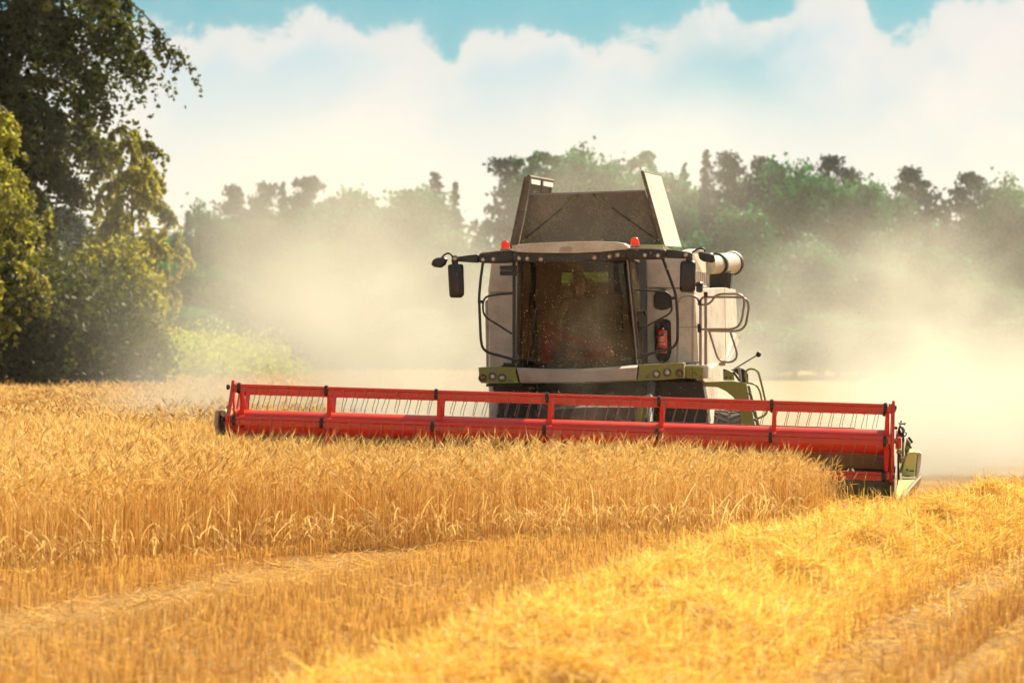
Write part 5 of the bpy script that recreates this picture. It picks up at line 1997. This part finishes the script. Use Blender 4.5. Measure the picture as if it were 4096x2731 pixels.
SP, PI_, BR_, BI = 'spruce_tree', 'pine_tree', 'broadleaf_tree', 'birch_tree'
stand_out = [
    (SP, 0, 752, 836, 236, 1.0, 'short hazy spruce just right of the pale drooping birch'),
    (BR_, 0, 850, 800, 232, 0.8, 'low rounded grey-green tree between the first two pointed conifers on the left'),
    (PI_, 0, 952, 746, 236, 0.9, 'hazy pine with a ragged top, first of four conifers left of the big rounded trees'),
    (PI_, 1, 1048, 730, 232, 0.8, 'hazy pine with a layered crown, second of four conifers on the left'),
    (SP, 1, 1130, 722, 236, 0.8, 'slim pointed spruce, third of four conifers on the left'),
    (PI_, 2, 1228, 700, 232, 1.0, 'dark flat-topped pine, tallest of the conifers on the left'),
    (BR_, 1, 1350, 745, 228, 1.15, 'broad dust-veiled tree right of the dark flat-topped pine'),
    (BR_, 2, 1480, 795, 230, 1.0, 'low broad tree sloping down to the dip in the skyline left of the machine'),
    (BR_, 3, 1655, 712, 226, 1.1, 'big rounded green tree left of the machine, above its left mirror'),
    (SP, 2, 1742, 684, 236, 1.2, 'pointed spruce behind the big rounded green tree'),
    (SP, 0, 1820, 720, 228, 0.9, 'dark bluish spruce standing alone left of the gap of bright sky'),
    (BI, 0, 1912, 870, 224, 0.55, 'thin see-through birch in the gap of bright sky left of the grain tank'),
    (PI_, 1, 2045, 625, 230, 1.0, 'dark pine with a side branch just left of the grain tank'),
    (BI, 1, 2150, 580, 228, 1.1, 'tall smoky birch behind the left grain tank flap, highest of the forest'),
    (BR_, 0, 2255, 580, 236, 0.8, 'tall hazy tree directly above the grain tank'),
    (BR_, 2, 2370, 595, 228, 1.0, 'pale dusty round crown above the middle of the grain tank'),
    (BI, 0, 2545, 594, 234, 0.9, 'hazy birch behind the top of the right grain tank flap'),
    (BR_, 3, 2640, 640, 228, 0.9, 'dust-veiled tree right of the grain tank flap'),
    (SP, 1, 2735, 650, 236, 0.7, 'small hazy spruce second right of the grain tank'),
    (SP, 2, 2825, 594, 230, 0.9, 'tall pale spruce standing clear right of the grain tank'),
    (PI_, 0, 2945, 612, 234, 0.9, 'grey-green pine before the dark group right of the machine'),
    (PI_, 2, 3065, 622, 230, 0.9, 'blue-black pine at the left of the dark green group'),
    (BR_, 1, 3170, 632, 224, 0.95, 'vivid dark green tree, left of the two largest in the clear patch of forest'),
    (BR_, 0, 3290, 645, 226, 0.95, 'vivid dark green tree, right of the two largest in the clear patch of forest'),
    (PI_, 1, 3352, 622, 234, 0.9, 'blue-black pine with a tufted top at the right of the dark green group'),
    (BR_, 3, 3440, 690, 226, 0.9, 'green tree at the right end of the dark green group'),
    (BR_, 2, 3555, 735, 234, 0.8, 'small pale tree in the low part of the skyline on the right'),
    (PI_, 0, 3675, 672, 236, 1.0, 'hazy pine standing above the dust on the right'),
    (PI_, 2, 3895, 684, 238, 1.1, 'wide hazy pine, second from the right edge'),
    (BR_, 1, 3985, 740, 236, 0.9, 'low hazy tree between the last two tall trees on the right'),
    (BR_, 0, 4080, 696, 234, 0.9, 'hazy tree cut by the right edge of the picture'),
    (BR_, 3, 2975, 800, 212, 0.9, 'bright green lower tree in front of the dark green group'),
    (BR_, 2, 1775, 900, 214, 1.1, 'bright green lower tree in front of the lone bluish spruce'),
]
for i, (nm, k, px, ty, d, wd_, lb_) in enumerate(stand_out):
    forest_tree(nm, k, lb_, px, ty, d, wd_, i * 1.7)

# the rest of the wood, which reads as one mass
sky_px = [0, 430, 760, 1000, 1250, 1500, 1600, 1760, 1850, 1930, 2010, 2150, 2400, 2700, 2900, 3100, 3380, 3500, 3620, 3750, 3900, 4096]
sky_py = [700, 850, 870, 800, 760, 830, 780, 760, 840, 960, 760, 660, 660, 690, 700, 690, 700, 770, 790, 770, 770, 760]
VB, FB, TB, MB_i = [], [], [], []
rr_ = np.random.default_rng(99)
wood_all = MB()
off = 0
kinds = [(SP, 0), (SP, 1), (SP, 2), (PI_, 0), (PI_, 1), (SP, 0), (SP, 1), (PI_, 2), (BR_, 0), (BR_, 1), (BR_, 2), (BR_, 3), (BI, 0), (BI, 1)]
for i in range(150):
    row = i % 3
    px = -400 + (4900 * (i // 3 + rr_.uniform(0, 1)) / 50)
    d = (216, 240, 254)[row] + rr_.uniform(-4, 4)
    lim = float(np.interp(px, sky_px, sky_py))
    if row == 0:
        top = lim + rr_.uniform(160, 420)
    else:
        top = lim + rr_.uniform(15, 90)
    if 1840 < px < 1960 and row > 0:
        continue
    H = CAM_H + (1400 - top) / F * d
    key = kinds[rr_.integers(0, len(kinds))] if row else kinds[rr_.integers(8, 12)]
    (wood, v, f, tn), lm, _b = VAR[key]
    s = H / 16.0
    a_ = rr_.uniform(0, 6.28)
    wdt = s * (1.0 if row else 1.35)
    q = np.stack([(v[:, 0] * math.cos(a_) - v[:, 1] * math.sin(a_)) * wdt, (v[:, 0] * math.sin(a_) + v[:, 1] * math.cos(a_)) * wdt, v[:, 2] * s], -1) + np.array(((px - 2048) / F * d, d, 0))
    VB.append(q)
    FB.append(f + off)
    TB.append(tn)
    MB_i.append(np.full(len(f), 0 if lm == 'needle' else 1, np.int32))
    off += len(v)
for i in range(46):                                     # understorey bushes close the foot of the wood
    px = -200 + 4500 * (i + rr_.uniform(0, 1)) / 46
    d = rr_.uniform(203, 212)
    (wood, v, f, tn), lm, _b = VAR[BR_, i % 4]
    s, wdt, a_ = rr_.uniform(0.20, 0.36), rr_.uniform(0.6, 0.95), rr_.uniform(0, 6.28)
    q = np.stack([(v[:, 0] * math.cos(a_) - v[:, 1] * math.sin(a_)) * wdt, (v[:, 0] * math.sin(a_) + v[:, 1] * math.cos(a_)) * wdt, (v[:, 2] - 1.6) * s], -1) + np.array(((px - 2048) / F * d, d, 0))
    VB.append(q)
    FB.append(f + off)
    TB.append(np.clip(tn + 0.2, 0, 1))
    MB_i.append(np.full(len(f), 1, np.int32))
    off += len(v)
forest = link(bpy.data.objects.new('forest', np_mesh('forest', np.concatenate(VB), np.concatenate(FB), ['needle', 'broad_leaf'], np.concatenate(TB))))
forest.data.polygons.foreach_set('material_index', np.concatenate(MB_i))
tag(forest, 'mixed wood closing the far side of the field', 'forest', kind='stuff')

# ------------------------------------------------------------------ flying chaff
n1, n2 = 3600, 2400
lx = np.concatenate([rng.normal(0.25, 0.75, n1), rng.uniform(-5.5, 6.5, n2)])
ly = np.concatenate([rng.uniform(-1.0, 2.4, n1), rng.uniform(-2.5, 4.0, n2)])
lz = np.concatenate([np.abs(rng.normal(0, 1.4, n1)) + 1.2, rng.uniform(1.2, 6.5, n2)])
m = ~((ly > 1.9) & (np.abs(lx) < 1.7) & (lz < 3.8))
lx, ly, lz = lx[m], ly[m], lz[m]
c = np.stack([HX + lx * ct + ly * st, HY - lx * st + ly * ct, lz], -1)
v, f = leaf_cloud(c, rng.uniform(0.0014, 0.0038, len(c)), np.random.default_rng(6), 1.9)
ch = link(bpy.data.objects.new('chaff', np_mesh('chaff', v, f, 'chaff_flake', np.repeat(rng.uniform(0, 1, len(c)), 4))))
tag(ch, 'chaff flying in the air in front of the cab and above the reel', 'chaff', kind='stuff')

# ------------------------------------------------------------------ dust
def dust(name, box, blobs, label, color, aniso, noise_scale, lo, hi, step_rate, turb=1.0):
    """a box of air whose dust density is a sum of soft clouds (centre, radii, density) broken up by noise"""
    m, t = new_mat(name)
    co = t.n('ShaderNodeNewGeometry').outputs['Position']
    nz = t.n('ShaderNodeTexNoise', {'Scale': noise_scale, 'Detail': 3.0, 'Roughness': 0.55, 'Vector': co})
    wob = t.n('ShaderNodeVectorMath', {0: nz.outputs['Color'], 1: (0.5, 0.5, 0.5)}, operation='SUBTRACT')
    wob = t.n('ShaderNodeVectorMath', {0: wob.outputs[0], 1: (turb * 6, turb * 6, turb * 4)}, operation='MULTIPLY')
    pos = t.n('ShaderNodeVectorMath', {0: co, 1: wob.outputs[0]}, operation='ADD').outputs[0]
    total = None
    for cen, rad_, dens in blobs:
        a = t.n('ShaderNodeVectorMath', {0: pos, 1: cen}, operation='SUBTRACT').outputs[0]
        a = t.n('ShaderNodeVectorMath', {0: a, 1: rad_}, operation='DIVIDE').outputs[0]
        a = t.n('ShaderNodeVectorMath', {0: a, 1: a}, operation='DOT_PRODUCT').outputs['Value']
        g = t.math('MULTIPLY', t.math('EXPONENT', t.math('MULTIPLY', a, -1.0)), dens)
        total = g if total is None else t.math('ADD', total, g)
    k = t.step(nz.outputs['Fac'], 0.40, 0.62, lo, hi)
    den = t.math('MAXIMUM', t.math('SUBTRACT', t.math('MULTIPLY', total, k), 0.0013), 0.0)
    vol = t.n('ShaderNodeVolumePrincipled', {'Color': (*color, 1), 'Density': den, 'Anisotropy': aniso})
    t.n('ShaderNodeOutputMaterial', {'Volume': vol.outputs[0]})
    m.cycles.volume_step_rate = step_rate
    b = MB()
    b.box(*box)
    o = b.build('dust_cloud', name)
    return tag(o, label, 'dust', kind='stuff')


dust('field_dust', (-26, 32, 43.5, 112, -0.5, 14), [
    ((-1.9, 55, 0.0), (2.45, 5.0, 2.5), 0.50),
    ((-2.7, 66, 3.0), (2.6, 4.5, 2.7), 0.10),
    ((-7.2, 92, 4.5), (5.6, 6.0, 4.2), 0.012),
    ((7.0, 49, -0.2), (5, 2.6, 1.15), 0.22),
    ((8.5, 57, 0.0), (7, 6.0, 1.9), 0.22),
    ((8.7, 72, 2.0), (3.2, 4.5, 2.0), 0.068),
    ((13.6, 84, 3.6), (4.4, 5.0, 3.4), 0.046),
    ((2.4, 60, 5.4), (2.6, 4.0, 1.6), 0.036),
], 'tan dust rolling over the field behind the machine', (0.96, 0.90, 0.76), 0.45, 0.25, 0.0, 2.5, 0.45, 0.95)
dust('header_dust', (-1.8, 3.4, 36.6, 42.9, 0.9, 6.3), [
    ((1.05, 38.9, 1.4), (0.60, 0.6, 0.7), 0.07),
    ((1.05, 39.9, 2.5), (0.32, 0.45, 0.7), 0.085),
    ((1.1, 40.6, 4.0), (0.7, 0.7, 0.8), 0.02),
], 'thin brown dust rising from the reel in front of the cab', (0.93, 0.80, 0.56), 0.35, 1.1, 0.0, 2.2, 0.8, 0.12)

# ------------------------------------------------------------------ the dusty summer air itself
m, t = new_mat('hazy_air')
vol = t.n('ShaderNodeVolumePrincipled', {'Color': (0.95, 0.90, 0.80, 1), 'Density': 0.00012, 'Anisotropy': 0.35})
t.n('ShaderNodeOutputMaterial', {'Volume': vol.outputs[0]})
b = MB()
b.box(-120, 120, -6, 300, -1.0, 32)
hz_o = b.build('haze', 'hazy_air')
tag(hz_o, 'thin dusty haze in the air over the whole field', 'haze', kind='stuff')
